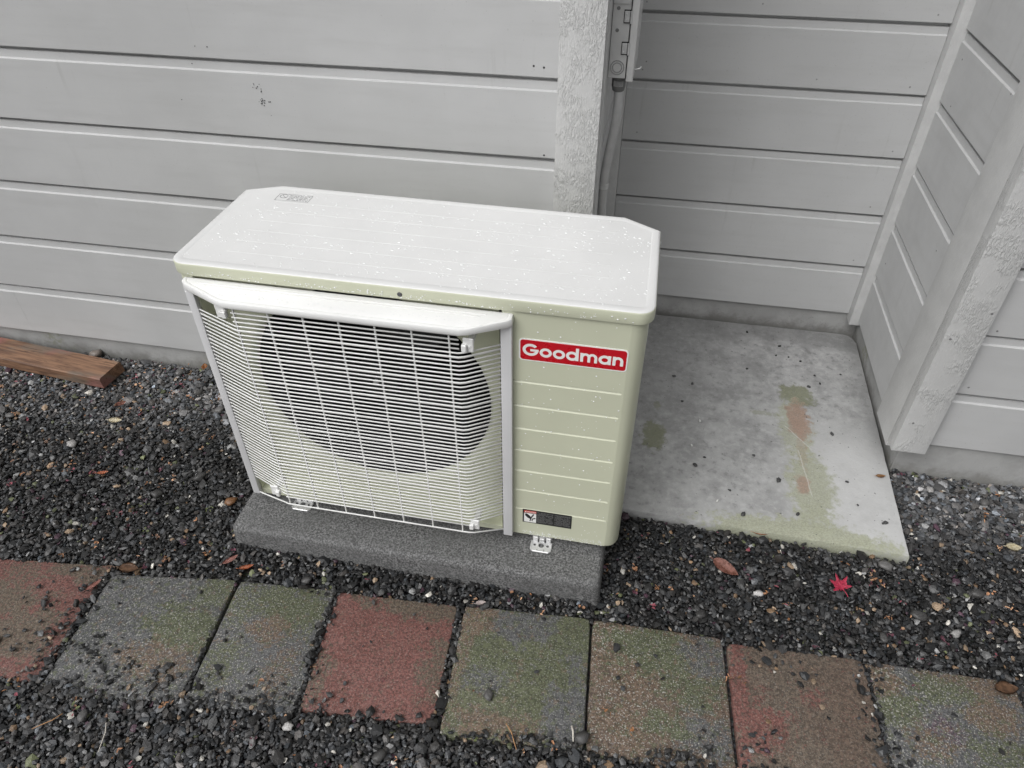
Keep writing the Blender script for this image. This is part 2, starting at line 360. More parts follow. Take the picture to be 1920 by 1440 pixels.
# grooved field
gz = [.559-.0635*k for k in range(7)]
zs = [(ZB+.003, 0, 0)]
for g in sorted(gz): zs += [(g-.0045, 0, 0), (g-.001, .0035, 1), (g+.0008, .0037, 1), (g+.0018, 0, 0)]
zs.append((ZL, 0, 0)); xs = [.662, .666, .884, .891, .895]
grid = [[bm.verts.new((x, (d if 1 <= i <= 2 else 0), z)) for i, x in enumerate(xs)] for z, d, _ in zs]
for i in range(len(grid)-1):
    for j in range(len(xs)-1): bm.faces.new((grid[i][j], grid[i][j+1], grid[i+1][j+1], grid[i+1][j]))
bmesh.ops.remove_doubles(bm, verts=bm.verts, dist=1e-5)
obj('front_panel', bm, IVORY, U, 25)
# fan cavity, motor and blades
bm = bmesh.new(); loft(bm, [circ(FR-.001, YP+.016), circ(FR-.002, .09), circ(FR-.002, .28)], False, True); obj('fan_housing', bm, DARK, U, 30)
fan = bmesh.new()
for k in range(3):
    a0 = k*2*math.pi/3+.5
    rows_ = []
    for i in range(7):
        rr = .05+(FR-.02-.05)*i/6; sp = .55+.45*math.sin(i/6*2.6); row = []
        for j in range(6):
            a = a0 + (j/5)*sp*1.25 + .25*i/6; row.append(fan.verts.new((CX+rr*math.cos(a), .105+.05*(j/5)+.006*math.sin(j), CZ+rr*math.sin(a))))
        rows_.append(row)
    for A1, B1 in zip(rows_, rows_[1:]):
        for j in range(5): fan.faces.new((A1[j], A1[j+1], B1[j+1], B1[j]))
fo = obj('fan', fan, BLADE, U, True)
bm = bmesh.new(); add_disc(bm, (CX, .165, CZ), (0, -1, 0), .055, .075, 24, .85); obj('hub', bm, BLADE, fo, 30)
bm = bmesh.new(); add_disc(bm, (CX-.003, .09, CZ+.002), (0, -1, 0), .007, .008, 6, .8); obj('hub_nut', bm, STEEL, fo)
# lid
LO = arc(W_-.026+.004, -.006+.03, .03, 270, 360) + [(W_+.0045, .300), (.852, .3475)] + [(.074, .352), (-.0035, .316)] + arc(-.006+.032, -.006+.032, .032, 180, 270)
def inset(off, z):
    n = len(LO); o = []
    for k in range(n):
        p, a, b = Vector(LO[k]), Vector(LO[k-1]), Vector(LO[(k+1) % n]); d = (b-a).normalized(); nn = Vector((-d.y, d.x)); q = p+nn*off; o.append(Vector((q.x, q.y, z)))
    return o
bm = bmesh.new()
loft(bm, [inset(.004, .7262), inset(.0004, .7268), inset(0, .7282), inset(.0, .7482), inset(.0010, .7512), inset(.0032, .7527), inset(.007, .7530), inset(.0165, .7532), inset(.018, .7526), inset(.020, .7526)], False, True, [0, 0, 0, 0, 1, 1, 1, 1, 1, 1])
lid = obj('lid', bm, [IVORY, LIT_LID], U, 40)
bm = bmesh.new()
for yy in (.058, .102, .146, .190, .234, .278):
    add_box(bm, .09, .84, yy-.0035, yy+.0035, .7500, .75285, .0002)
obj('lid_ridges', bm, LIT_LID, lid, 40)
bm = bmesh.new(); add_disc(bm, (.465, -.0055, .7365), (0, -1, 0), .0048, .002, 12, .8); obj('screw', bm, simple('dark_screw', (.10, .10, .11), .35, .7), lid)
for y, z in ((.13, .741), (.05, .741), (.27, .741)):
    bm = bmesh.new(); add_disc(bm, (W_+.003, y, z), (1, 0, 0), .004, .004, 8, .7); obj('screw', bm, STEEL, lid)
# no-step print on the lid
INK = simple('printed_ink', (.16, .16, .17), .6)
bm = bmesh.new(); zt = .75278
ox, oy = .084, .2805; bw, bh = .078, .031
def pr(x0, x1, y0, y1): add_box(bm, ox+x0, ox+x1, oy+y0, oy+y1, zt, zt+.0003)
for i in range(20):
    a, b = 2*math.pi*i/20, 2*math.pi*(i+1)/20
    add_tube(bm, [(ox+.014+.0085*math.cos(a), oy+.0205+.0085*math.sin(a), zt), (ox+.014+.0085*math.cos(b), oy+.0205+.0085*math.sin(b), zt)], .0005, 4)
add_tube(bm, [(ox+.008, oy+.0265, zt), (ox+.02, oy+.0145, zt)], .0006, 4)
pr(0, bw, 0, .0005); pr(0, bw, bh-.0005, bh); pr(0, .0005, 0, bh); pr(bw-.0005, bw, 0, bh)
for r in range(4):
    x = .027
    while x < bw-.006:
        l = random.uniform(.003, .009); pr(x, min(x+l, bw-.004), .005+r*.0064, .0066+r*.0064); x += l+.0022
obj('no_step_print', bm, INK, lid)

# fan guard
G = empty('fan_guard', (0, 0, 0), 0, U)
YG = -.050; GX0, GX1 = .131, .588; SX0, SX1 = .031, .657
PITCH = .01045
def wire_path(z, zs_=None):
    return [(SX0, -.008, z if zs_ is None else zs_), (GX0-.006, YG+.0035, z), (GX0+.004, YG, z), (GX1-.004, YG, z), (GX1+.006, YG+.0035, z), (SX1, -.008, z if zs_ is None else zs_)]
def wire_mesh(path, r):
    bm = bmesh.new(); rings = []
    for i, p in enumerate(path):
        p = Vector(p); a = Vector(path[max(i-1, 0)]); b = Vector(path[min(i+1, len(path)-1)]); d = b-a; d.z = 0; d.normalize(); nn = Vector((-d.y, d.x, 0))
        rings.append([p + nn*(.0014*math.cos(q*math.pi/4+.39)) + Vector((0, 0, r*math.sin(q*math.pi/4+.39))) for q in range(8)])
    loft(bm, rings, True, True); me = bpy.data.meshes.new('wire'); bmesh.ops.recalc_face_normals(bm, faces=bm.faces); bm.to_mesh(me); bm.free(); me.materials.append(GUARD); me.shade_smooth(); return me
thin = wire_mesh(wire_path(0), .0018); thick = wire_mesh(wire_path(0), .0027)
short_top = wire_mesh([(GX0+.002, YG, 0), (GX1-.002, YG, 0)], .0018)
ztop = .639+5*PITCH
for k in range(53):
    z = ztop - k*PITCH
    if z < .136: break
    isthick = (k-5) % 6 == 0
    me = thick if isthick else thin
    if k < 4: me = short_top
    if z < .158: me = short_top
    o = bpy.data.objects.new('wire', me); COL.objects.link(o); o.parent = G; o.location = (0, 0, z)
obj('wire', wire_mesh([(SX0+.002, -.010, .100), (SX0+.012, -.014, .101), (GX0-.006, YG+.0015, .124), (GX0+.004, YG-.003, .126), (GX1-.004, YG-.003, .126), (GX1+.006, YG+.0005, .124), (SX1, -.010, .104)], .0024), [], G)
rb = bmesh.new(); add_box(rb, -.0012, .0012, YG-.0008, YG+.0036, .124, ztop+.004); me = bpy.data.meshes.new('rib'); rb.to_mesh(me); rb.free(); me.materials.append(GUARD)
for k in range(7):
    o = bpy.data.objects.new('rib', me); COL.objects.link(o); o.parent = G; o.location = (.1385+k*.0715, 0, 0)
box('side_strip', .0165, .0345, -.0125, -.0005, .094, .702, STRIP, G, .0025, 2, 40)
box('side_strip', .6565, .6785, -.0150, -.0005, .088, .702, STRIP, G, .0025, 2, 40)
# visor over the guard
vo = [(.0165, -.0005), (.0165, -.010), (.030, -.0215), (.114, -.0595), (.128, -.0635), (.590, -.0635), (.604, -.0600), (.672, -.0235), (.6795, -.016), (.6795, -.0005)]
def vin(off, z, dz=0):
    return [Vector((min(max(x, .0165+off), .6795-off) if True else x, (y+off*1.0 if y < -.001 else y), z + dz*(-y))) for x, y in vo]
bm = bmesh.new()
loft(bm, [vin(.0035, .7000), vin(.0008, .7000), vin(0, .7015), vin(0, .7135, -.05), vin(.0012, .7165, -.06), vin(.0045, .7180, -.06), vin(.0075, .7180, -.06), vin(.009, .7171, -.06), vin(.0105, .7180, -.06)], True, True)
obj('visor', bm, GUARD, G, 35)
bm = bmesh.new(); add_box(bm, .05, .63, -.0125, -.011, .7160, .7180); add_box(bm, .07, .62, -.020, -.0185, .7155, .7175); obj('visor_ridge', bm, GUARD, G)
# clips
def clip(x, z, s):
    bm = bmesh.new()
    add_box(bm, x-.0115, x+.0095, -.0475, -.043, z-.016, z+.016, .002)
    add_box(bm, x+s*.008-.005, x+s*.008+.005, -.0545, -.044, z-.012, z+.004, .0015)
    add_box(bm, x-.006, x+.006, -.0415, -.0005, z-.005, z+.005, .001)
    add_disc(bm, (x-s*.001, -.0475, z-.002), (0, -1, 0), .0035, .0012, 8, .7)
    obj('clip', bm, GUARD, G)
clip(.110, .679, 1); clip(.604, .668, -1); clip(.106, .160, 1); clip(.598, .150, -1)

# brand badge
RED = simple('badge_red', (.52, .008, .018), .3, 0, .03, 20); LETW = simple('badge_white', (.84, .84, .82), .35, 0, .02)
BZ0, BZ1, BX0, BX1 = .613, .665, .6895, .8955
def badge(bm, x0, x1, z0, z1, r, y0, y1):
    rr = rrect(x0, x1, z0, z1, r, 0); a = [Vector((p.x, y0, p.y)) for p in rr]; b = [Vector((p.x, y1, p.y)) for p in rr]; loft(bm, [a, b], False, True)
bm = bmesh.new(); badge(bm, BX0, BX1, BZ0, BZ1, .008, 0, -.0008); bd = obj('badge', bm, LETW, U)
bm = bmesh.new(); badge(bm, BX0+.0028, BX1-.0028, BZ0+.0028, BZ1-.0028, .0058, -.0008, -.0012); obj('badge_field', bm, RED, bd)
bm = bmesh.new(); ly = [-.0013]
def solid(poly):      # polygon in (x, z), each piece a hair further out so no faces share a plane
    ly[0] -= .00002; y1 = ly[0]; a = [Vector((x, -.00115, z)) for x, z in poly]; b = [Vector((x, y1, z)) for x, z in poly]; loft(bm, [a, b], False, True)
def ring(cx, cz, rx, rz, t, a0=0, a1=360, n=28):
    ly[0] -= .00002; y1 = ly[0]; m = max(4, int(n*abs(a1-a0)/360))
    for i in range(m):
        p = [math.radians(a0+(a1-a0)*q/m) for q in (i, i+1)]
        q = [(cx+rx*math.cos(p[0]), cz+rz*math.sin(p[0])), (cx+rx*math.cos(p[1]), cz+rz*math.sin(p[1])), (cx+(rx-t)*math.cos(p[1]), cz+(rz-t)*math.sin(p[1])), (cx+(rx-t)*math.cos(p[0]), cz+(rz-t)*math.sin(p[0]))]
        bm.faces.new([bm.verts.new((x, y1, z)) for x, z in q])
def rect(x0, x1, z0, z1): solid([(x0, z0), (x1, z0), (x1, z1), (x0, z1)])
bl = .6275; xh = .0180; T = .0052      # baseline, x-height, stroke
x = .6985
# G
ring(x+.0135, bl+.0120, .0142, .0125, .0054, 38, 345); rect(x+.0130, x+.0276, bl+.0090, bl+.0136); 
x += .0300
for _ in range(2): ring(x+.0102, bl+xh/2, .0108, .0095, .0053); x += .0232
ring(x+.0100, bl+xh/2, .0108, .0095, .0053); rect(x+.0158, x+.0212, bl, bl+.0255); x += .0240
rect(x, x+T, bl, bl+xh)
for q in (0, 1):
    cx_ = x+.0086+q*.0118+.0006; ring(cx_, bl+xh-.0080, .0084, .0084, T*.95, 0, 180); rect(cx_+.0084-T*.95, cx_+.0084, bl, bl+xh-.0079)
x += .0325
ring(x+.0098, bl+xh/2, .0108, .0095, .0053); rect(x+.0150, x+.0204, bl, bl+xh); x += .0232
rect(x, x+T, bl, bl+xh); ring(x+.0092, bl+xh-.0088, .0092, .0092, T, 0, 180); rect(x+.0184-T, x+.0184, bl, bl+xh-.0087)
LAST = x+.0184
# scale lettering to the width of the red field
for v in bm.verts: v.co.x = .6975 + (v.co.x-.6985)*(.1900/(LAST-.6985)); v.co.z = bl-.0012 + (v.co.z-bl)*1.14
obj('lettering', bm, LETW, bd)
# warning label
BLK = simple('label_black', (.02, .02, .02), .4); ORG = simple('label_red', (.6, .05, .02), .4); TXT = simple('label_grey_text', (.17, .17, .17), .5)
bm = bmesh.new(); add_box(bm, .700, .8145, -.0008, .003, .1305, .1745); wl_ = obj('warning_label', bm, BLK, U)
bm = bmesh.new(); add_box(bm, .7035, .7320, -.0012, -.0006, .1655, .1725); obj('header', bm, ORG, wl_)
bm = bmesh.new(); add_box(bm, .7035, .7320, -.0012, -.0006, .1330, .1635); pg = obj('pictogram', bm, LETW, wl_)
bm = bmesh.new(); ly[0] = -.0014
def solid2(poly): 
    ly[0] -= .00003; a = [Vector((x, -.0011, z)) for x, z in poly]; b = [Vector((x, ly[0], z)) for x, z in poly]; loft(bm, [a, b], False, True)
solid2([(.7055, .1605), (.7100, .1625), (.7180, .1550), (.7200, .1480), (.7175, .1450), (.7120, .1480), (.7070, .1540)])
solid2([(.7250, .1630), (.7275, .1615), (.7215, .1490), (.7185, .1360), (.7165, .1370), (.7185, .1500)])
solid2([(.7225, .1470), (.7300, .1510), (.7305, .1480), (.7240, .1440), (.7235, .1370), (.7210, .1400)])
obj('hand_symbol', bm, BLK, wl_)
tc = bpy.data.curves.new('danger_text', 'FONT'); tc.body = 'DANGER'; tc.size = .0062; tc.align_x = 'CENTER'; tc.align_y = 'CENTER'; tc.offset = .00012
tmp = bpy.data.objects.new('tmp', tc); COL.objects.link(tmp); bpy.context.view_layer.update(); tme = bpy.data.meshes.new_from_object(tmp.evaluated_get(bpy.context.evaluated_depsgraph_get())); bpy.data.objects.remove(tmp)
to = bpy.data.objects.new('header_text', tme); COL.objects.link(to); tme.materials.clear(); tme.materials.append(LETW); to.parent = wl_; to.location = (.7195, -.0015, .169); to.rotation_euler = (math.pi/2, 0, 0)
solidtri = bmesh.new(); 
vs = [solidtri.verts.new(p) for p in ((.7045, -.0015, .1668), (.7085, -.0015, .1668), (.7065, -.0015, .1712))]; solidtri.faces.new(vs); obj('header_triangle', solidtri, LETW, wl_)
bm = bmesh.new()
for c0, c1 in ((.7345, .7715), (.7750, .8115)):
    for rr in range(12):
        zz = .1705-rr*.0031; x = c0
        while x < c1-.002:
            l = random.uniform(.001, .0045)
            if random.random() < .88: add_box(bm, x, min(x+l, c1), -.0010, -.0006, zz-.0007, zz+.0007)
            x += l+.0009
        if rr in (4, 8): continue
obj('small_print', bm, TXT, wl_)

# mounting feet
def foot(cx, back=0.):
    bm = bmesh.new(); z = .0662
    # plate with three holes
    def cell(x0, x1, y0, y1, hx, hy, r):
        n = 16; A_ = []; 
        for i in range(n):
            a = 2*math.pi*i/n+math.pi/4; c, s = math.cos(a), math.sin(a); t = min(((x1-hx) if c > 0 else (hx-x0))/max(abs(c), 1e-6), ((y1-hy) if s > 0 else (hy-y0))/max(abs(s), 1e-6))
            A_.append((hx+c*t, hy+s*t, a))
        for i in range(n):
            if False: pass
        top = [Vector((x, y, z+.003)) for x, y, a in A_]; ht = [Vector((hx+r*math.cos(a), hy+r*math.sin(a), z+.003)) for x, y, a in A_]; hb = [Vector((p.x, p.y, z)) for p in ht]
        loft(bm, [[Vector((p.x, p.y, z)) for p in top], top, ht, hb])
    cell(cx-.0235, cx-.0085, -.0300, -.002, cx-.0155, -.014, .0035)
    cell(cx-.0085, cx+.0085, -.0300, -.002, cx, -.014, .0068)
    cell(cx+.0085, cx+.0235, -.0300, -.002, cx+.0155, -.014, .0035)
    add_tube(bm, [(cx-.0235, -.004, z+.002), (cx-.0235, -.026, z+.002), (cx-.019, -.0315, z+.002), (cx+.019, -.0315, z+.002), (cx+.0235, -.026, z+.002), (cx+.0235, -.004, z+.002)], .0022, 6)
    for q in (-.0155, 0, .0155): add_box(bm, cx+q-.0062, cx+q+.0062, -.004, .012, z, z+.0175 - (.004 if q == 0 else 0), .0015)
    add_box(bm, cx-.0235, cx+.0235, .004, .30, z, z+.0172)
    obj('mounting_foot', bm, STEEL, U, 30).location.y = back
foot(.748); foot(.140, .010)

# water beads on the lid and casing
def droplets():
    V, F = [], []; base = [(0, 0, 1)] + [(math.cos(k*math.pi/3), math.sin(k*math.pi/3), .55) for k in range(6)] + [(1.25*math.cos(k*math.pi/3+.5), 1.25*math.sin(k*math.pi/3+.5), 0) for k in range(6)]
    fc = [(0, 1+k, 1+(k+1) % 6) for k in range(6)] + [(1+k, 7+k, 1+(k+1) % 6) for k in range(6)] + [(1+(k+1) % 6, 7+k, 7+(k+1) % 6) for k in range(6)]
    def drop(p, ax, r, st=1.):
        i = len(V); ax = Vector(ax); s = ax.cross(Vector((0, 0, 1))) if abs(ax.z) < .9 else Vector((1, 0, 0)); s.normalize(); t = ax.cross(s)
        for a, b, c in base: V.append(tuple(Vector(p)+s*a*r*st+t*b*r+ax*c*r*.55))
        for f in fc: F.append(tuple(i+q for q in f))
    for _ in range(1200):
        x, y = random.uniform(.01, .915), random.uniform(.008, .335)
        if x < .08 and y > .29 or x > .85 and y > .30: continue
        if mnoise.noise((x*9, y*14, 1)) < random.uniform(-.6, .35): continue
        drop((x, y, .7526 if .03 < x < .9 and .025 < y < .31 else .7530), (0, 0, 1), random.choice([.0007, .0010, .0014]), random.choice([1, 1, 1.3, 2.2]))
    for _ in range(130): drop((random.uniform(.02, .9), -.0062, random.triangular(.7285, .744, .729)), (0, -1, 0), random.uniform(.0007, .0014))
    for _ in range(130):
        x, z = random.uniform(.69, .895), random.uniform(.09, .72)
        if BZ0-.003 < z < BZ1+.003 and random.random() < .7 or .125 < z < .18 and x < .82: continue
        drop((x, 0, z), (0, -1, 0), random.choice([.0007, .0010, .0014]))
    for _ in range(160): drop((random.uniform(.70, .89), -.0005, random.uniform(.086, .1)), (0, -1, 0), random.uniform(.0006, .0011))
    for _ in range(300): drop((random.uniform(.04, .65), random.uniform(-.045, -.012), .7152), (0, 0, 1), random.uniform(.0006, .0011))
    me = bpy.data.meshes.new('water_drops'); me.from_pydata(V, [], F)
    m = NM('water_glint_white'); m.set('Base Color', (.95, .96, .96)); m.set('Roughness', .12); m.set('IOR', 1.33); m.set('Transmission Weight', .12); m.set('Specular IOR Level', .9)  # white base colour paints the highlights into the drops
    o = obj('water_drops', me, m.m, U, True); o['kind'] = 'stuff'
droplets()

# ------------------------------------------------------------------ electrical box and conduit
BOXM = simple('box_grey_paint', (.56, .56, .555), .42, .0, .05, 20, .12, 300)
B = empty('electrical_box', (.30, .09, .957))
tag(B, 'grey metal electrical box with two hinges mounted beside the textured post', 'electrical box')
def bx_(name, x0, x1, y0, y1, z0, z1, mat, par, bev=.0008, sm=False):
    bm = bmesh.new(); add_box(bm, x0-.30, x1-.30, y0-.09, y1-.09, z0-.957, z1-.957, bev); return obj(name, bm, mat, par, sm)
bx_('case', .2665, .3040, .09, .28, .957, 1.32, BOXM, B)
cv = bx_('cover', .3065, .3215, .084, .285, .952, 1.325, BOXM, B, .0015)
bx_('gap_shade', .3042, .3063, .0915, .28, .958, 1.32, DARK, B, 0)  # black strip stands for the shaded gap between case and cover
bx_('cover_flange', .2665, .3035, .0868, .0898, 1.107, 1.32, BOXM, B, .0006)
for z in (1.020, 1.083):
    h = empty('hinge', (.3, .085, z), 0, B); h.location = (0, -.003, z-.957)
    def hb(name, a, b, c, d, e, f): bm = bmesh.new(); add_box(bm, a, b, c, d, e, f, .0006); return obj(name, bm, STEEL, h)
    bm = bmesh.new(); add_box(bm, -.0095, .0105, -.0002, .0025, -.013, .013, .0003); obj('hinge_gap', bm, DARK, h)
    lf = hb('hinge_leaf', -.008, .003, -.0012, .003, -.011, .011); bm = bmesh.new(); add_tube(bm, [(.0065, -.004, -.012), (.0065, -.004, .012)], .0024, 8); obj('hinge_pin', bm, STEEL, h, 30)
    bm = bmesh.new()
    for zz in (-.006, .006): add_disc(bm, (-.004, -.0012, zz), (0, -1, 0), .002, .0014, 8, .6)
    obj('hinge_rivets', bm, simple('rivet', (.75, .75, .75), .3, .6), h)
for x, z, r in ((.2785, 1.055, .0038), (.278, 1.098, .0038)):
    bm = bmesh.new(); add_disc(bm, (x-.3, .0002, z-.957), (0, -1, 0), r, .001, 14, .8); obj('plug', bm, simple('plug_shadow', (.2, .2, .2), .5), B)
for r in (.0145, .0100):
    bm = bmesh.new(); add_tube(bm, [(-.0150+r*math.cos(q*math.pi/16), -.0003, .022+r*math.sin(q*math.pi/16)) for q in range(33)], .0011, 6); obj('knockout_ring', bm, simple('ring_grey', (.33, .33, .33), .5), B, True)
bm = bmesh.new(); add_tube(bm, [(.0215, .0, .02), (.034, .004, .0215), (.037, .006, .026)], .0018, 6); obj('latch', bm, STEEL, B, True)
Cn = empty('conduit', (.289, .125, .5))
tag(Cn, 'grey flexible conduit running down from the electrical box beside the post', 'conduit')
cp = [(.290, .125, .935), (.2925, .125, .905), (.2925, .125, .87), (.289, .125, .83), (.2835, .124, .79), (.2785, .122, .75), (.2755, .121, .715), (.275, .12, .68), (.276, .12, .62), (.277, .12, .5), (.277, .12, .16)]
fine = []
for a, b in zip(cp, cp[1:]):
    n = max(2, int((Vector(b)-Vector(a)).length/.0022))
    for i in range(n): fine.append(Vector(a).lerp(Vector(b), i/n))
fine.append(Vector(cp[-1])); off = Vector((.289, .125, .5))
# smooth
for _ in range(8): fine = [fine[0]] + [(fine[i-1]+fine[i]*2+fine[i+1])/4 for i in range(1, len(fine)-1)] + [fine[-1]]
bm = bmesh.new(); add_tube(bm, [p-off for p in fine], [.0108 + .00035*(i % 2) for i in range(len(fine))], 14)
CONM = simple('conduit_grey', (.50, .50, .50), .45, 0, .06, 40); obj('hose', bm, CONM, Cn, True)
bm = bmesh.new(); top = Vector((.290, .125, .957))-off
rr = [(.0155, 0), (.0155, -.004), (.0175, -.005), (.0175, -.009), (.0150, -.010), (.0158, -.012), (.0158, -.026), (.0138, -.036), (.0118, -.038)]
loft(bm, [[top+Vector((r*math.cos(2*math.pi*k/20), r*math.sin(2*math.pi*k/20), z)) for k in range(20)] for r, z in rr], True, True); cn = obj('connector', bm, simple('connector_dark', (.15, .15, .15), .45), Cn, 30)
bm = bmesh.new()
for k in range(9):
    a = math.radians(230+k*10); add_box(bm, top.x+.0155*math.cos(a)-.0006, top.x+.0155*math.cos(a)+.0006, top.y+.0155*math.sin(a)-.0012, top.y+.0155*math.sin(a)+.0008, top.z-.025, top.z-.013)
obj('grip_ribs', bm, CONM, cn)
bm = bmesh.new(); add_tube(bm, [Vector((.275, .12, .698))-off, Vector((.275, .12, .684))-off], .0125, 16); add_box(bm, -.022, -.006, -.012, -.003, .186, .197, .001); obj('strap', bm, STEEL, Cn, 30)

# ------------------------------------------------------------------ pavers
def paver_mat(name, base, alt, patches, seed, spk=.5):
    m = NM(name); off = m.N.new('ShaderNodeVectorMath'); off.operation = 'ADD'; m.L.new(m.P, off.inputs[0]); off.inputs[1].default_value = (seed*3.1, seed*1.7, 0); V = off.outputs[0]
    n1 = m.noise(9, 5, .6, V); n2 = m.noise(34, 5, .65, V); n3 = m.noise(22, 6, .7, V); agg = m.noise(300, 2, .6, V); a2 = m.noise(170, 3, .7, V)
    c = m.mix(m.ramp(n1, .4, .6), base, alt)
    for (cx, cy), (rx, ry), col, st in patches:
        k = m.blob((cx, cy, 0), (rx*1.1, ry*1.1, 1), .8, n3, .45); k = m.ramp(m.math('ADD', m.math('MULTIPLY', k, st), m.math('MULTIPLY', m.math('SUBTRACT', m.noise(115, 5, .85, V), .5), 4.2)), .40, .60); c = m.mix(k, c, col)
    if spk > .4:      # moss and rust specks all over the coarse pavers
        s1 = m.ramp(m.noise(60, 6, .8, V), .535, .58, 0, .75); c = m.mix(s1, c, GN); s2 = m.ramp(m.noise(47, 6, .8, V), .57, .61, 0, .75); c = m.mix(s2, c, OB); s3 = m.ramp(m.noise(75, 6, .8, V), .57, .61, 0, .75); c = m.mix(s3, c, GR)
    else:
        s1 = m.ramp(m.noise(40, 6, .8, V), .55, .62, 0, .6); c = m.mix(s1, c, BR)
    c = m.mix(m.ramp(a2, .36, .64), m.mix(1., c, (.52, .52, .52), 'MULTIPLY'), m.mix(1., c, (1.12, 1.10, 1.08), 'MULTIPLY'))
    c = m.mix(m.ramp(agg, .58, .66, 0, spk), c, (.42, .41, .38)); c = m.mix(m.ramp(agg, .30, .42, .75, 0), c, (.018, .018, .018))
    m.set('Base Color', c); m.set('Roughness', m.ramp(n2, .3, .7, .6, .9)); b = m.bump(a2, .8, .0022); b = m.bump(agg, .5, .001, b); m.set('Normal', b); return m.m
path = empty('path', (0, 0, 0)); tag(path, kind='structure')
GR = (.115, .117, .122); RD = (.190, .082, .070); BR = (.135, .105, .078); GN = (.105, .118, .066); TP = (.142, .104, .080); OB = (.160, .112, .080); PU = (.11, .075, .098)
pv = [
 ([(-1.090, -.757), (-.790, -.722), (-.768, -1.020), (-1.070, -1.050)], 'red square paver with a brown dirt film', RD, RD, [((-1.0, -.86), (.12, .05), BR, .85), ((-.88, -.92), (.08, .07), BR, .85), ((-.83, -.75), (.1, .03), BR, .8), ((-.98, -.78), (.05, .03), BR, .6)], 1, .25),
 ([(-.772, -.745), (-.466, -.704), (-.446, -1.005), (-.752, -1.045)], 'blue grey square paver with a mossy green right half', GR, (.10, .103, .107), [((-.52, -.85), (.09, .06), GN, .9), ((-.49, -.74), (.06, .05), GN, .7), ((-.55, -.93), (.09, .045), OB, .7), ((-.70, -.98), (.08, .04), GR, .9)], 2, .7),
 ([(-.459, -.703), (-.226, -.687), (-.204, -.985), (-.438, -1.004)], 'narrow mottled grey and green paver', GR, GR, [((-.31, -.75), (.08, .06), GN, .9), ((-.42, -.76), (.05, .06), GN, .6), ((-.34, -.81), (.05, .03), OB, .7), ((-.40, -.90), (.04, .06), GN, .6), ((-.27, -.9), (.03, .07), OB, .5)], 3, .8),
 ([(-.219, -.688), (.068, -.672), (.084, -.950), (-.196, -.972)], 'clean brick red square paver', RD, (.21, .092, .08), [((-.02, -.69), (.14, .03), BR, .9), ((.06, -.83), (.04, .06), BR, .7), ((-.19, -.90), (.03, .07), BR, .6)], 4, .25),
 ([(.084, -.670), (.373, -.650), (.391, -.945), (.103, -.970)], 'green mossy square paver with grey patches', GN, (.12, .13, .075), [((.22, -.70), (.07, .04), GR, .9), ((.11, -.70), (.04, .05), OB, .8), ((.10, -.82), (.02, .1), OB, .6), ((.21, -.93), (.11, .03), OB, .8), ((.35, -.89), (.05, .06), GR, .9), ((.17, -.84), (.04, .03), GR, .7), ((.36, -.79), (.03, .04), GR, .6)], 5, .55),
 ([(.378, -.648), (.667, -.640), (.687, -.936), (.396, -.948)], 'sandy brown square paver with green moss across its top', OB, (.15, .108, .082), [((.52, -.70), (.11, .05), GN, .95), ((.60, -.75), (.07, .07), GN, .8), ((.63, -.69), (.05, .05), GR, .8), ((.62, -.87), (.07, .04), GR, .8), ((.54, -.86), (.05, .03), GN, .7)], 6, .8),
 ([(.675, -.652), (.962, -.640), (.985, -.935), (.694, -.945)], 'taupe brown square paver with a red left edge', TP, (.145, .115, .09), [((.695, -.76), (.02, .12), RD, .9), ((.74, -.82), (.05, .05), RD, .8), ((.85, -.75), (.03, .02), RD, .5), ((.70, -.9), (.015, .07), RD, .8)], 7, .25),
 ([(.969, -.640), (1.268, -.630), (1.290, -.925), (.990, -.935)], 'speckled grey, green and brown square paver at far right', GR, GR, [((1.0, -.69), (.04, .05), OB, .9), ((1.17, -.66), (.1, .03), OB, .8), ((1.2, -.72), (.05, .06), OB, .8), ((1.02, -.74), (.05, .04), GN, .8), ((1.12, -.68), (.06, .03), GN, .7), ((1.1, -.77), (.05, .03), PU, .6), ((1.06, -.80), (.05, .03), OB, .6), ((1.2, -.80), (.06, .05), GN, .6)], 8, .8),
]
PAV = []
for i, (q, lab, b1, b2, pt_, sd_, spk) in enumerate(pv):
    q = [Vector((x, y, 0)) for x, y in q]; c = sum(q, Vector())/4; n = 16; z = .0005 + .002*math.sin(i*2.3)
    edge = []
    for k in range(4):
        a, b = q[k], q[(k+1) % 4]
        for j in range(n): 
            p = a.lerp(b, j/n); d = (p-c).normalized(); edge.append(p + d*(.0016*mnoise.noise((p.x*40, p.y*40, i)) - (.004 if j == 0 else 0)))
    tz = lambda p: z + .0025*math.sin(i*1.7+p.x*3) 
    rings = [[Vector((p.x, p.y, -.05)) for p in edge], [Vector((p.x, p.y, tz(p)-.004)) for p in edge], [Vector((*(p+(c-p).normalized()*(.0015+.002*max(0, mnoise.noise((p.x*90, p.y*90, 4))))).xy, tz(p)-.001)) for p in edge], [Vector((*(p+(c-p).normalized()*.0045).xy, tz(p))) for p in edge]]
    bm = bmesh.new(); loft(bm, rings, False, True); o = obj('paver', bm, paver_mat('paver_surface_%s' % 'abcdefgh'[i], b1, b2, pt_, sd_, spk), path, 40); o['label'] = lab
    PAV.append(q)

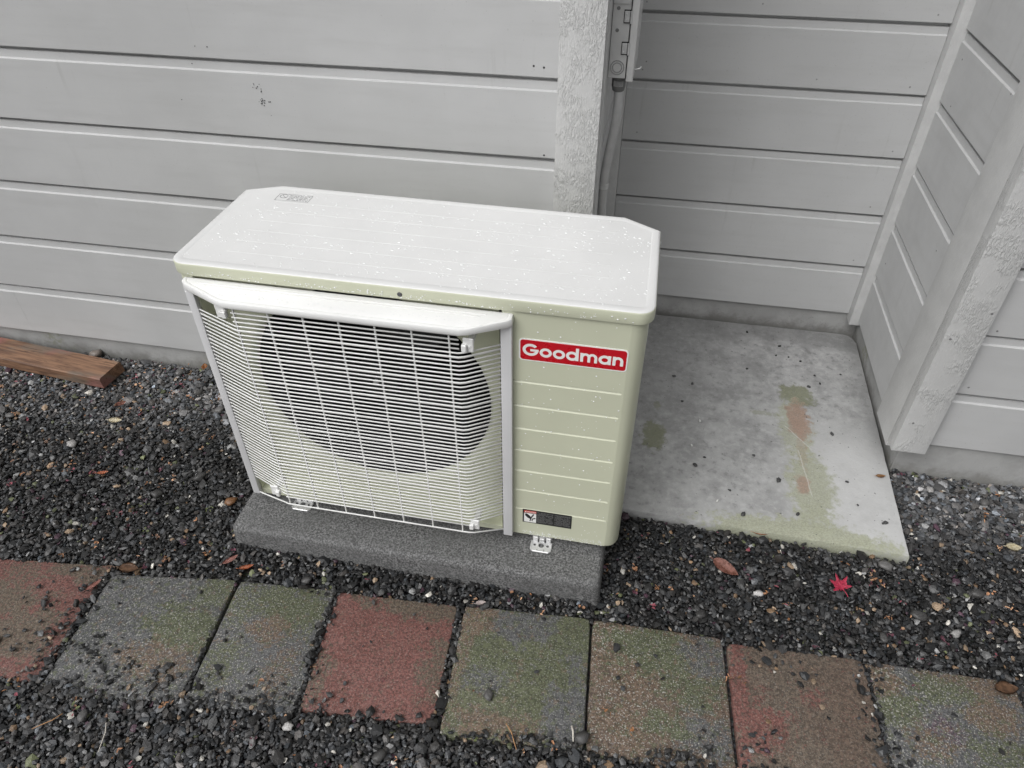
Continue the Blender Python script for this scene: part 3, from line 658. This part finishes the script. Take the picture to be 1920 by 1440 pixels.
# ------------------------------------------------------------------ gravel
def inside(px, py, quad, grow=0.):
    c = sum(quad, Vector())/4; ok = np.ones(len(px), bool)
    for k in range(4):
        a, b = quad[k], quad[(k+1) % 4]; e = b-a; nx, ny = e.y, -e.x; l = math.hypot(nx, ny); nx /= l; ny /= l
        if (c.x-a.x)*nx+(c.y-a.y)*ny > 0: nx, ny = -nx, -ny
        ok &= ((px-a.x)*nx+(py-a.y)*ny) < grow
    return ok
def nz(px, py, s, seed):   # cheap smooth value noise
    g = np.random.default_rng(seed).random((256, 256)); X = px*s+50.3; Y = py*s+60.7; xi = np.floor(X).astype(int); yi = np.floor(Y).astype(int); fx = X-xi; fy = Y-yi
    fx = fx*fx*(3-2*fx); fy = fy*fy*(3-2*fy); a = g[xi % 256, yi % 256]; b = g[(xi+1) % 256, yi % 256]; c = g[xi % 256, (yi+1) % 256]; d = g[(xi+1) % 256, (yi+1) % 256]
    return (a*(1-fx)+b*fx)*(1-fy)+(c*(1-fx)+d*fx)*fy
def height(px, py): 
    h = .006*(nz(px, py, 3, 1)-.5)+.006*(nz(px, py, 9, 2)-.5)
    h += .016*np.clip((py+.14)/.14, 0, 1)*(px < -.45)             # heaped against the left wall
    return h
def ico(sub, k, fl):
    bm = bmesh.new(); bmesh.ops.create_icosphere(bm, subdivisions=sub, radius=1)
    for v in bm.verts:
        d = v.co.normalized(); n = mnoise.noise(d*1.3+Vector((k*7.1, k*3.3, 0))); v.co *= 1+.6*n
    bm.verts.index_update(); V = np.array([v.co[:] for v in bm.verts]); F = np.array([[v.index for v in f.verts] for f in bm.faces]); bm.free(); return V, F
def pebble_mesh(name, pos, size, asp, flat, col, rough, sub=1, tilt=.35, parent=None):
    n = len(pos); shapes = [ico(sub, k, .5) for k in range(10)]; nv, nf = len(shapes[0][0]), len(shapes[0][1])
    idx = rng.integers(0, 10, n); SV = np.stack([s[0] for s in shapes]); F = shapes[0][1]
    V = SV[idx].copy(); V[:, :, 0] *= size[:, None]; V[:, :, 1] *= (size*asp)[:, None]; V[:, :, 2] *= (size*flat)[:, None]
    tx = rng.normal(0, tilt, n); ty = rng.normal(0, tilt, n); az = rng.uniform(0, 6.283, n)
    def rot(V, a, i, j):
        c, s = np.cos(a)[:, None], np.sin(a)[:, None]; x = V[:, :, i]*c-V[:, :, j]*s; y = V[:, :, i]*s+V[:, :, j]*c; V[:, :, i] = x; V[:, :, j] = y
    rot(V, tx, 1, 2); rot(V, ty, 0, 2); rot(V, az, 0, 1); V += pos[:, None, :]
    me = bpy.data.meshes.new(name); me.vertices.add(n*nv); me.vertices.foreach_set('co', V.reshape(-1).astype(np.float32))
    FF = (F[None]+(np.arange(n)*nv)[:, None, None]).reshape(-1, 3); me.loops.add(len(FF)*3); me.loops.foreach_set('vertex_index', FF.reshape(-1).astype(np.int32))
    me.polygons.add(len(FF)); me.polygons.foreach_set('loop_start', np.arange(0, len(FF)*3, 3, dtype=np.int32)); me.update(calc_edges=True)
    at = me.color_attributes.new('pebble_colour', 'FLOAT_COLOR', 'POINT'); C4 = np.ones((n, nv, 4), np.float32); C4[:, :, :3] = col[:, None, :]; C4[:, :, 3] = rough[:, None]; at.data.foreach_set('color', C4.reshape(-1))
    if sub > 1: me.shade_smooth()
    else: me.shade_flat()
    return me
def pebble_mat():
    m = NM('pebble_stone'); a = m.N.new('ShaderNodeAttribute'); a.attribute_name = 'pebble_colour'
    n = m.noise(380, 3, .6); c = m.mix(m.ramp(n, .3, .7), m.mix(1., a.outputs['Color'], (.7, .7, .7), 'MULTIPLY'), m.mix(1., a.outputs['Color'], (1.35, 1.35, 1.35), 'MULTIPLY'))
    m.set('Base Color', c); m.set('Roughness', a.outputs['Alpha']); m.set('Normal', m.bump(n, .5, .0008)); m.set('Specular IOR Level', .5); return m.m
PEB = pebble_mat()
def colours(px, py, n):
    dry = np.clip((py+.30)/.16, 0, 1)*np.clip((-px-.3)/.3, 0, 1) + np.clip((px-1.10)/.06, 0, 1)*np.clip((py+.33)/.12, 0, 1)
    band = np.clip(1-np.abs(py+.245+.12*(px+1.3))/.06, 0, 1)*(px < -1.05); dry = np.clip(np.maximum(dry, band), 0, 1)*(.5+.5*nz(px, py, 7, 5))
    dry = np.maximum(dry, .22*(py < -.98)+.0)
    v = np.exp(rng.normal(math.log(.0215), .62, n))*(1+4.2*dry); t = rng.normal(0, .05, n)
    col = np.stack([v*(1+t), v, v*(1.03-t)], 1); rough = np.clip(rng.normal(.42, .10, n)+.22*dry, .25, .9); u = rng.random(n)
    cl = .4+1.2*nz(px, py, 11, 9)
    def put(mask, c, s=.25):
        k = mask.sum(); col[mask] = np.array(c)*np.exp(rng.normal(0, s, k))[:, None]; rough[mask] = .5
    a = 0.
    for frac, c in ((.011, (.26, .19, .13)), (.008, (.46, .44, .40)), (.008, (.17, .11, .065)), (.010, (.06, .03, .045)), (.007, (.09, .10, .05)), (.05, (.09, .09, .09)), (.010, (.26, .26, .26))):
        put((u > a) & (u < a+frac*cl), c); a += frac*1.7
    return col, rough
X0, X1, Y0, Y1 = -2.0, 1.75, -1.42, .012
def bed(pitch, jit, zoff, keep, smin, smax):
    nx, ny = int((X1-X0)/pitch), int((Y1-Y0)/(pitch*.866)); ii, jj = np.meshgrid(np.arange(nx), np.arange(ny))
    px = X0+(ii+.5*(jj % 2))*pitch; py = Y0+jj*pitch*.866; px = px.ravel()+rng.normal(0, jit*pitch, px.size); py = py.ravel()+rng.normal(0, jit*pitch, py.size)
    # trapezoid: only as far out as could be seen
    cut = (px > -1.35-.75*(py+1.42)/1.43) & (rng.random(px.size) < keep); px, py = px[cut], py[cut]
    bad = inside(px, py, [Vector((px0, py0, 0)), Vector((px1, py0, 0)), Vector((px1, py1, 0)), Vector((px0, py1, 0))], -.003)
    bad |= (px > .262) & (px < 1.12) & (py > -.33-.027*(px-.262)) | (px > 1.0) & (py > -.036) | (px > .2) & (px < .3) & (py > .0)
    bad |= (px > 1.09) & (px < 1.125) & (py > -.33)
    for jx, sl in ((-.4545, -.066), (.379, -.06), (.6725, -.06)): bad |= (np.abs(px-(jx+sl*(py+.70))) < .0095) & (py < -.66) & (py > -.945)
    onp = np.zeros(px.size, bool)
    for q in PAV: onp |= inside(px, py, q, -.002)
    return px, py, bad, onp
def spill(px, py):
    """how likely pebbles lie over a paver at this place"""
    p = .0 + .9*np.clip((-.955+.06*(px)*0 - py)/.03+.3, 0, 1)*(px < .68)*(1)
    line = -.955 + .075*np.clip(px/1., -1, 1)
    p = np.clip((line - py)/.02 + 1.6*(nz(px, py, 16, 31)-.45), 0, 1)
    p = np.maximum(p, .85*np.clip(1-np.abs(px+.215+.02*(py+.8)/.15)/.028, 0, 1)*(nz(px, py, 30, 3)+.2))       # joint between the third and fourth paver
    p = np.maximum(p, .9*np.clip(1-np.abs(px-.967)/.045, 0, 1)*(nz(px, py, 25, 4)+.15))
    p = np.maximum(p, .8*np.clip(1-np.abs(px+.80)/.055, 0, 1)*(nz(px, py, 25, 6)))
    p = np.maximum(p, .55*np.clip((-.90-py)/.07, 0, 1)*(px < .1)*nz(px, py, 12, 7))
    p = np.maximum(p, .5*np.clip(1-np.hypot((px+.70)/.09, (py+.93)/.06), 0, 1))
    p = np.maximum(p, .8*np.clip(1-np.hypot((px-.74)/.05, (py+.87)/.06), 0, 1)); p = np.maximum(p, .7*np.clip(1-np.hypot((px-.99)/.05, (py+.83)/.08), 0, 1))
    p = np.maximum(p, .35*np.clip(1-np.hypot((px-.80)/.10, (py+.69)/.05), 0, 1)); p = np.maximum(p, .22*np.clip(1-np.hypot((px+.87)/.10, (py+.84)/.12), 0, 1)); p = np.maximum(p, .3*np.clip(1-np.hypot((px-.64)/.05, (py+.90)/.06), 0, 1))
    return np.maximum(p, .012)
POS, SZ = [], []
# lower layer
px, py, bad, onp = bed(.0088, .22, 0, 1., 0, 0); k = ~bad & ~onp; px, py = px[k], py[k]
s = rng.uniform(.0050, .0080, px.size); POS.append(np.stack([px, py, height(px, py)-.003+rng.normal(0, .0012, px.size)], 1)); SZ.append(s)
# upper layer
px, py, bad, onp = bed(.0098, .30, 0, 1., 0, 0); rr = rng.random(px.size); k = ~bad & (~onp & (rr < .62) | onp & (rr < spill(px, py)*.8)); px, py, o_ = px[k], py[k], onp[k]
big = nz(px, py, 5, 8); s = np.exp(rng.normal(math.log(.0060), .34, px.size))*(1+.5*(rng.random(px.size) < .08)); s = np.clip(s, .003, .0155); s[o_] *= .85
z = height(px, py)+.0035+rng.normal(0, .0014, px.size); z[o_] = .0025+s[o_]*.42
POS.append(np.stack([px, py, z], 1)); SZ.append(s)
# a second course where pebbles spill thickly over the pavers
px, py, bad, onp = bed(.0105, .30, 0, 1., 0, 0); rr = rng.random(px.size); k = ~bad & onp & (rr < (spill(px, py)-.62)*1.6); px, py = px[k], py[k]; s = rng.uniform(.0045, .008, px.size)
POS.append(np.stack([px, py, .0065+s*.4], 1)); SZ.append(s)
POS = np.concatenate(POS); SZ = np.concatenate(SZ); n = len(SZ)
col, rough = colours(POS[:, 0], POS[:, 1], n)
dryz = (POS[:, 1] > -.2) & (POS[:, 0] < -.5) | (POS[:, 0] > 1.12) & (POS[:, 1] > -.35); SZ = SZ*np.where(dryz, 1.12, 1.)
me = pebble_mesh('gravel', POS, SZ, rng.uniform(.48, .95, n), rng.uniform(.25, .6, n), col, rough)
print('pebbles', n)
tag(obj('gravel', me, PEB), 'bed of small dark wet pebbles around the pad and pavers', 'gravel', kind='stuff')
# larger stones scattered in the bed
bigp = [(.183, -.872, .012, .09), (-1.142, -.375, .016, .3), (.385, -.924, .016, .05), (.749, -.517, .012, .45), (1.055, -.378, .016, .12), (1.015, -.58, .012, .06), (1.103, -.509, .018, .05), (1.176, -.536, .012, .25), (-.592, -.488, .017, .12), (.94, -.60, .013, .05), (-.30, -.68, .012, .06), (.62, -.60, .014, .04), (-.9, -1.05, .015, .05), (-1.0, -.55, .014, .06), (-.72, -.42, .017, .05), (-.8, -.5, .015, .045), (1.25, -.42, .015, .06), (1.35, -.12, .015, .1), (1.22, -.1, .012, .3), (0., -1.03, .014, .05), (.15, -1.04, .013, .09), (-.62, -1.07, .013, .09), (-.2, -1.01, .012, .4), (-1.32, .0, .022, .2), (-1.4, -.3, .014, .1), (-1.28, -.02, .012, .09), (-1.0, -.03, .016, .12), (-.9, -.1, .015, .1), (-.8, -.16, .014, .12)]
PL = {0: 'smooth grey stone lying on the green mossy paver', 1: 'grey flat stone at the far left, left of the cream leaf', 2: 'dark stone at the bottom joint between the green mossy and sandy brown pavers', 3: 'pale stone in the gravel to the right of the curled brown leaf',
 4: 'stone in the gravel right beside the front right corner of the slab', 5: 'dark stone between the crimson maple leaf and the far right paver', 6: 'dark stone in gravel below and right of the slab corner', 7: 'light grey stone above the far right paver', 9: 'dark stone just below the crimson maple leaf',
 10: 'dark stone between the pad and the top edge of the red paver', 11: 'dark stone above the sandy brown paver', 12: 'dark stone in the lower left gravel, left of the twigs', 13: 'dark stone in the left gravel below the orange leaf fragment', 14: 'dark flat stone in gravel left of the heat pump side', 15: 'small dark stone left of the pad, nearer the pavers than the flat one',
 16: 'dark stone near the right edge below the pale leaf', 17: 'grey stone in the far right gravel under the foundation', 18: 'light grey stone near the corner board at right', 19: 'dark stone in the bottom gravel under the red paver', 20: 'grey stone in the bottom gravel under the green paver', 21: 'grey stone in the bottom left gravel beside the pale twig', 22: 'light stone touching the bottom edge of the red paver',
 24: 'grey stone left of the crumpled brown leaf', 25: 'light grey stone at the end of the wooden board', 26: 'grey stone by the foundation right of the wooden board', 27: 'grey stone in dry gravel just left of the heat pump', 28: 'grey stone nearest the heat pump beside its left edge'}
for bi, (x, y, s, v) in enumerate(bigp):
    c = np.array([[v, v*.97, v*.95]]) if (x, y) != (-.592, -.488) else np.array([[.16, .075, .03]])
    if x == -1.32: c = np.array([[.2, .17, .15]])
    h = float(height(np.array([x]), np.array([y]))[0])
    me = pebble_mesh('pebble', np.array([[0, 0, 0.]]), np.array([s]), np.array([.75]), np.array([.5]), c, np.array([.45]), 2, .12)
    o = obj('pebble', me, PEB); o.location = (x, y, h+.004+s*.35)
    tag(o, PL.get(bi, 'larger smooth stone lying among the small dark gravel'), 'pebble', 'larger stones in the gravel')
    if s == .022: tag(o, 'brownish rock lying against the foundation behind the wooden board', 'rock'); del o['group']
    if (x, y) == (-.592, -.488): tag(o, 'rust brown stone in the gravel beside the left end of the pad', 'stone'); del o['group']
# loose pebbles on the slab
sp_ = [(.774, .521), (.874, .459), (.898, .405), (.763, .318), (.593, .211), (.537, .238), (1.05, .343), (.981, .285), (.602, -.139), (.821, -.155), (1.001, -.125), (.987, .058), (.723, -.292), (.86, -.265), (1.016, -.204), (.692, -.214), (.762, -.071), (.945, .263), (.859, .406), (.969, .322), (.564, .122), (1.075, -.252), (1.068, -.255), (.628, -.103), (.933, .389)]
proto = None
for i, (x, y) in enumerate(sp_):
    s = [.0062, .0075, .0045, .0055][i % 4]*(1.15 if i in (8, 9, 10, 11, 12) else .8)
    me = pebble_mesh('pebble', np.array([[0, 0, 0.]]), np.array([s]), np.array([.7]), np.array([.5]), np.array([[.05, .05, .05]]), np.array([.5]), 2, .1)
    o = obj('pebble', me, PEB); o.location = (x, y, .0202+s*.42); tag(o, {0: 'small dark pebble at the back of the slab near the back wall', 1: 'small dark pebble second from the back wall on the slab', 6: 'dark pebble on the slab beside the right return wall', 8: 'dark pebble on the slab front left, nearest the heat pump', 9: 'dark pebble on the slab left of the lower mossy streak', 10: 'dark pebble on the slab right of the lower mossy streak', 11: 'dark pebble on the slab right of the pinkish stain', 12: 'dark pebble on the front green band of the slab, left one', 13: 'dark pebble on the front green band of the slab, under the mossy streak', 14: 'dark pebble on the paler front right part of the slab', 15: 'dark thin pebble on the grey front part of the slab'}.get(i, 'small dark pebble lying loose on the concrete slab'), 'pebble', 'dark pebbles scattered on the concrete slab')
for x, y, cl_ in ((.616, .044, 'tiny white chip on the slab, farthest back of the white chips'), (.593, -.063, 'tiny white chip on the slab, middle one, nearest the heat pump'), (.66, -.256, 'tiny white chip close to the front edge of the slab')):
    me = pebble_mesh('pebble', np.array([[0, 0, 0.]]), np.array([.005]), np.array([.5]), np.array([.4]), np.array([[.7, .7, .68]]), np.array([.5]), 2, .1)
    o = obj('chip', me, PEB); o.location = (x, y, .0222); tag(o, cl_, 'chip', 'white chips on the concrete slab')

# ------------------------------------------------------------------ wooden board
def wood_mat():
    m = NM('weathered_cedar'); tc = m.N.new('ShaderNodeTexCoord'); V = tc.outputs['Object']
    g = m.noise(55, 5, .6, V, (.12, 1.6, 1.6), .4); g2 = m.noise(7, 4, .6, V, (.5, 1.5, 1.5)); 
    c = m.mix(m.ramp(g, .35, .62), (.12, .062, .038), (.26, .145, .085)); c = m.mix(m.ramp(g2, .48, .60, 0, .75), c, (.15, .125, .10)); c = m.mix(m.ramp(m.noise(5, 3, .5, V), .52, .62, 0, .7), c, (.24, .095, .085))
    c = m.mix(m.ramp(m.noise(110, 4, .7, V, (.10, 1.4, 1.4)), .56, .62, 0, .7), c, (.06, .03, .018)); m.set('Base Color', c); m.set('Roughness', .6); m.set('Normal', m.bump(g, .6, .0015)); return m.m
a0 = math.atan2(-.052+.007, -1.19+1.648)
Bd = empty('wooden_board', (-1.19, -.0965, .033), a0); Bd.rotation_euler = (math.radians(3), 0, a0); tag(Bd, 'weathered reddish brown wooden board lying on gravel against the left wall', 'wooden board')
bm = bmesh.new(); rings = []; WB = .089
for i in range(26):
    t = -i*.045; jx = 0 if i else .0
    prof = [(-WB/2, -.019), (WB/2, -.019), (WB/2+.0, .016), (WB/2-.003, .019), (-WB/2+.003, .019), (-WB/2, .016)]
    rings.append([Vector((t + (.004*mnoise.noise((y*60, z*60, 1))+.004*(y/.045) if i == 0 else 0), y+.0008*mnoise.noise((t*20, y*9, 2)), z+.0008*mnoise.noise((t*14, y*30, 5)))) for y, z in prof])
loft(bm, rings, True, True); obj('timber', bm, wood_mat(), Bd, 30)

# ------------------------------------------------------------------ leaves and litter
def leaf_mat(name, a, b, rough=.5):
    m = NM(name); n = m.noise(110, 4, .6); m.set('Base Color', m.mix(m.ramp(n, .35, .65), a, b)); m.set('Roughness', rough); m.set('Normal', m.bump(n, .4, .001)); return m.m
def leaf(name, x, y, L, Wd, az, mat, label, curl=.3, fold=.4, z=.012, tilt=(0, 0), th=.0006):
    bm = bmesh.new(); rows = []
    n = 12
    for i in range(n+1):
        t = i/n; wd = Wd*math.sin(math.pi*min(1, t**.8))**.8*(1+.08*mnoise.noise((t*9, L*90, 0))) + .0002; xx = (t-.5)*L; zc = curl*L*(t-.5)**2
        rows.append([bm.verts.new((xx, s*wd/2, zc+abs(s)*wd*fold*.5 + .0009*mnoise.noise((t*8, s*3, L*50)))) for s in (-1, -.5, 0, .5, 1)])
    for A_, B_ in zip(rows, rows[1:]):
        for k in range(4): bm.faces.new((A_[k], A_[k+1], B_[k+1], B_[k]))
    bmesh.ops.solidify(bm, geom=list(bm.faces), thickness=th)
    o = obj(name, bm, mat, None, True); o.location = (x, y, z); o.rotation_euler = (tilt[0], tilt[1], az); tag(o, label, 'leaf'); 
    st = bmesh.new(); add_tube(st, [(-L*.5, 0, curl*L*.25), (-L*.65, .001, curl*L*.3)], .0005, 5); obj('stem', st, mat, o)
    return o
Lcream = leaf_mat('cream_leaf', (.66, .58, .38), (.82, .76, .60)); Lbrown = leaf_mat('red_brown_leaf', (.20, .08, .05), (.42, .2, .16)); Lpink = leaf_mat('pink_brown_leaf', (.38, .16, .13), (.55, .3, .26))
Lor = leaf_mat('orange_leaf', (.5, .14, .05), (.6, .25, .15)); Ldk = leaf_mat('dark_brown_leaf', (.13, .07, .04), (.25, .14, .08)); Lred = leaf_mat('crimson_leaf', (.50, .035, .085), (.72, .08, .15), .4)
leaf('leaf', -1.068, -.272, .042, .019, .15, Lcream, 'curled cream yellow leaf on the gravel left of the heat pump', .5, .5, .018, (.2, 0))
leaf('leaf', .676, -.462, .068, .030, -.55, Lbrown, 'curled reddish brown leaf on dark gravel right of the pad', .6, .7, .013, (.3, 0))
leaf('leaf', -.502, -.663, .042, .015, .9, Lpink, 'pinkish leaf on gravel just in front of the pad\'s left end', .4, .4, .014)
leaf('leaf', -.455, -.675, .036, .013, .5, Lor, 'orange red curled leaf at the top edge of the grey pavers', .6, .6, .012)
leaf('leaf', -.982, -.462, .030, .012, .4, Lor, 'small bright orange leaf fragment on the gravel at left', .5, .5, .013)
leaf('leaf', 1.372, -.267, .038, .026, .1, Lcream, 'pale cream leaf on the grey gravel at the right edge', .3, .2, .014)
leaf('leaf', -.786, -.788, .040, .013, 1.1, Lpink, 'dried pinkish leaf lying on the joint beside the red left paver', .3, .3, .012)
leaf('leaf', -1.095, -.205, .034, .018, 1.2, Lbrown, 'crumpled brown leaf just above the cream leaf', .6, .7, .018, (.2, .2))
leaf('leaf', 1.091, -.09, .026, .012, .2, leaf_mat('tan_leaf', (.35, .18, .08), (.5, .3, .15)), 'small tan leaf on the concrete slab near the corner board', .4, .4, .024)
leaf('leaf', .12, -.664, .024, .013, .4, leaf_mat('white_leaf', (.6, .5, .48), (.75, .68, .66)), 'whitish petal at the top edge of the green mossy paver', .3, .4, .012)
leaf('leaf', -.93, .0, .03, .018, 2, leaf_mat('rust_leaf', (.35, .13, .04), (.5, .22, .08)), 'rust orange leaf by the foundation left of the heat pump', .5, .5, .026)
leaf('leaf', 1.244, -.655, .05, .03, .2, Ldk, 'dark damp leaf lying on the far right paver', .2, .2, .009)
leaf('leaf', -.735, -.728, .05, .03, .1, Ldk, 'dark brown damp leaf on the top corner of the blue grey paver', .2, .2, .009)
leaf('leaf', .765, -.338, .04, .008, .0, Lor, 'thin orange leaf tucked under the front edge of the slab', .3, .3, .012)
# maple leaf
bm = bmesh.new(); pts = []
tips = [(90, 1.), (38, .92), (-18, .78), (-62, .42), (242, .42), (198, .78), (142, .92)]
tips = sorted(tips, key=lambda t: t[0]); 
for i, (a, rr_) in enumerate(tips):
    a2 = tips[(i+1) % len(tips)][0] + (360 if i == len(tips)-1 else 0)
    for da, f in ((-15, .56), (-7, .80), (0, 1.), (7, .80), (15, .56)): pts.append((a+da, rr_*f))
    pts.append(((a+a2)/2, .50))
cz = bm.verts.new((0, 0, .001)); LS = .031; vs = []
for a, r in pts:
    a = math.radians(a); vs.append(bm.verts.new((LS*r*math.cos(a), LS*r*math.sin(a), .004*math.sin(a*3+1)*r+.009*r*r)))
for k in range(len(vs)): bm.faces.new((cz, vs[k], vs[(k+1) % len(vs)]))
bmesh.ops.solidify(bm, geom=list(bm.faces), thickness=.0006)
mp_ = obj('maple_leaf', bm, Lred); mp_.location = (.94, -.462, .013); mp_.rotation_euler = (.15, -.1, .35); tag(mp_, 'bright crimson pointed maple leaf on dark gravel below the slab', 'leaf')
bm = bmesh.new(); add_tube(bm, [(0, -.002, .001), (.002, -.018, .004), (.001, -.03, .006)], .0006, 5); obj('stem', bm, Lred, mp_)
# twigs
def twig(a, b, r, mat, label):
    a, b = Vector(a), Vector(b); c = (a+b)/2; bm = bmesh.new(); d = b-a; s = Vector((-d.y, d.x, 0))*.06
    add_tube(bm, [a-c, (a-c)*.3+s, (b-c)*.4+s*.4, b-c], [r, r*.9, r*.8, r*.5], 6); o = obj('twig', bm, mat, None, True); o.location = c; tag(o, label, 'twig')
PALE = simple('pale_twig', (.6, .56, .5), .6); TAN = simple('tan_twig', (.4, .22, .1), .6)
twig((-.561, -1.075, .012), (-.541, -1.13, .013), .0012, PALE, 'thin pale twig on the gravel below the blue grey paver')
twig((-.66, -1.075, .012), (-.70, -1.115, .013), .0012, TAN, 'thin brown twig at the lower left of the gravel')
twig((.232, -.925, .012), (.262, -.972, .013), .0013, TAN, 'tan pine needle twig below the green mossy paver')
twig((.362, -.905, .012), (.369, -.935, .012), .0022, PALE, 'short pale grey twig at the bottom corner of the green mossy paver')
# litter of broken leaves and moss tufts
def litter():
    V, F, Cc = [], [], []
    cols = [(.30, .14, .06), (.20, .10, .05), (.42, .22, .12), (.12, .04, .06), (.11, .13, .05), (.5, .3, .18), (.24, .06, .08), (.22, .13, .09)]
    def frag(x, y, z, s, c):
        i = len(V); a = random.uniform(0, 6.28); k = random.choice([.25, .5, .7]); t = random.uniform(-.5, .5); u_ = random.uniform(-.6, .6)
        for q in range(6):
            b = q*math.pi/3; rr = s*random.uniform(.6, 1.1); lx, ly_ = rr*math.cos(b), rr*k*math.sin(b); V.append((x+lx*math.cos(a)-ly_*math.sin(a), y+lx*math.sin(a)+ly_*math.cos(a), z+lx*t*.5+ly_*u_+abs(ly_)*.6)); Cc.append(c)
        V.append((x, y, z-.0004)); Cc.append(c)
        for q in range(6): F.append((i+6, i+q, i+(q+1) % 6))
    n = 0
    while n < 1900:
        x, y = random.uniform(-1.9, 1.6), random.uniform(-1.3, .0)
        if px0-.01 < x < px1+.01 and py0-.01 < y < py1: continue
        if x > .27 and x < 1.12 and y > -.36: continue
        if x > 1.1 and y > -.05: continue
        onp = any(inside(np.array([x]), np.array([y]), q, 0)[0] for q in PAV)
        if onp and random.random() < .85: continue
        dens = .35 + .65*(mnoise.noise((x*5, y*5, 3)) > .12) 
        if y > -.2 and x < -.4: dens += .9
        if y > -.06 and x < -.4: dens += .5
        if random.random()*1.6 > dens: continue
        h = float(height(np.array([x]), np.array([y]))[0]); c = random.choice(cols); v = random.uniform(.6, 1.2); c = tuple(q*v for q in c)
        nb = random.choice([1, 1, 2, 3, 5])
        for _ in range(nb): frag(x+random.gauss(0, .006), y+random.gauss(0, .006), (.006 if onp else h+.0095)+random.uniform(0, .002), random.uniform(.0025, .0065), c)
        n += nb
    me = bpy.data.meshes.new('leaf_litter'); me.from_pydata(V, [], F); at = me.color_attributes.new('pebble_colour', 'FLOAT_COLOR', 'POINT')
    at.data.foreach_set('color', np.array([(*c, .6) for c in Cc], np.float32).reshape(-1))
    tag(obj('leaf_litter', me, PEB), 'bits of broken brown and reddish leaves scattered over the gravel', 'leaf litter', kind='stuff')
litter()
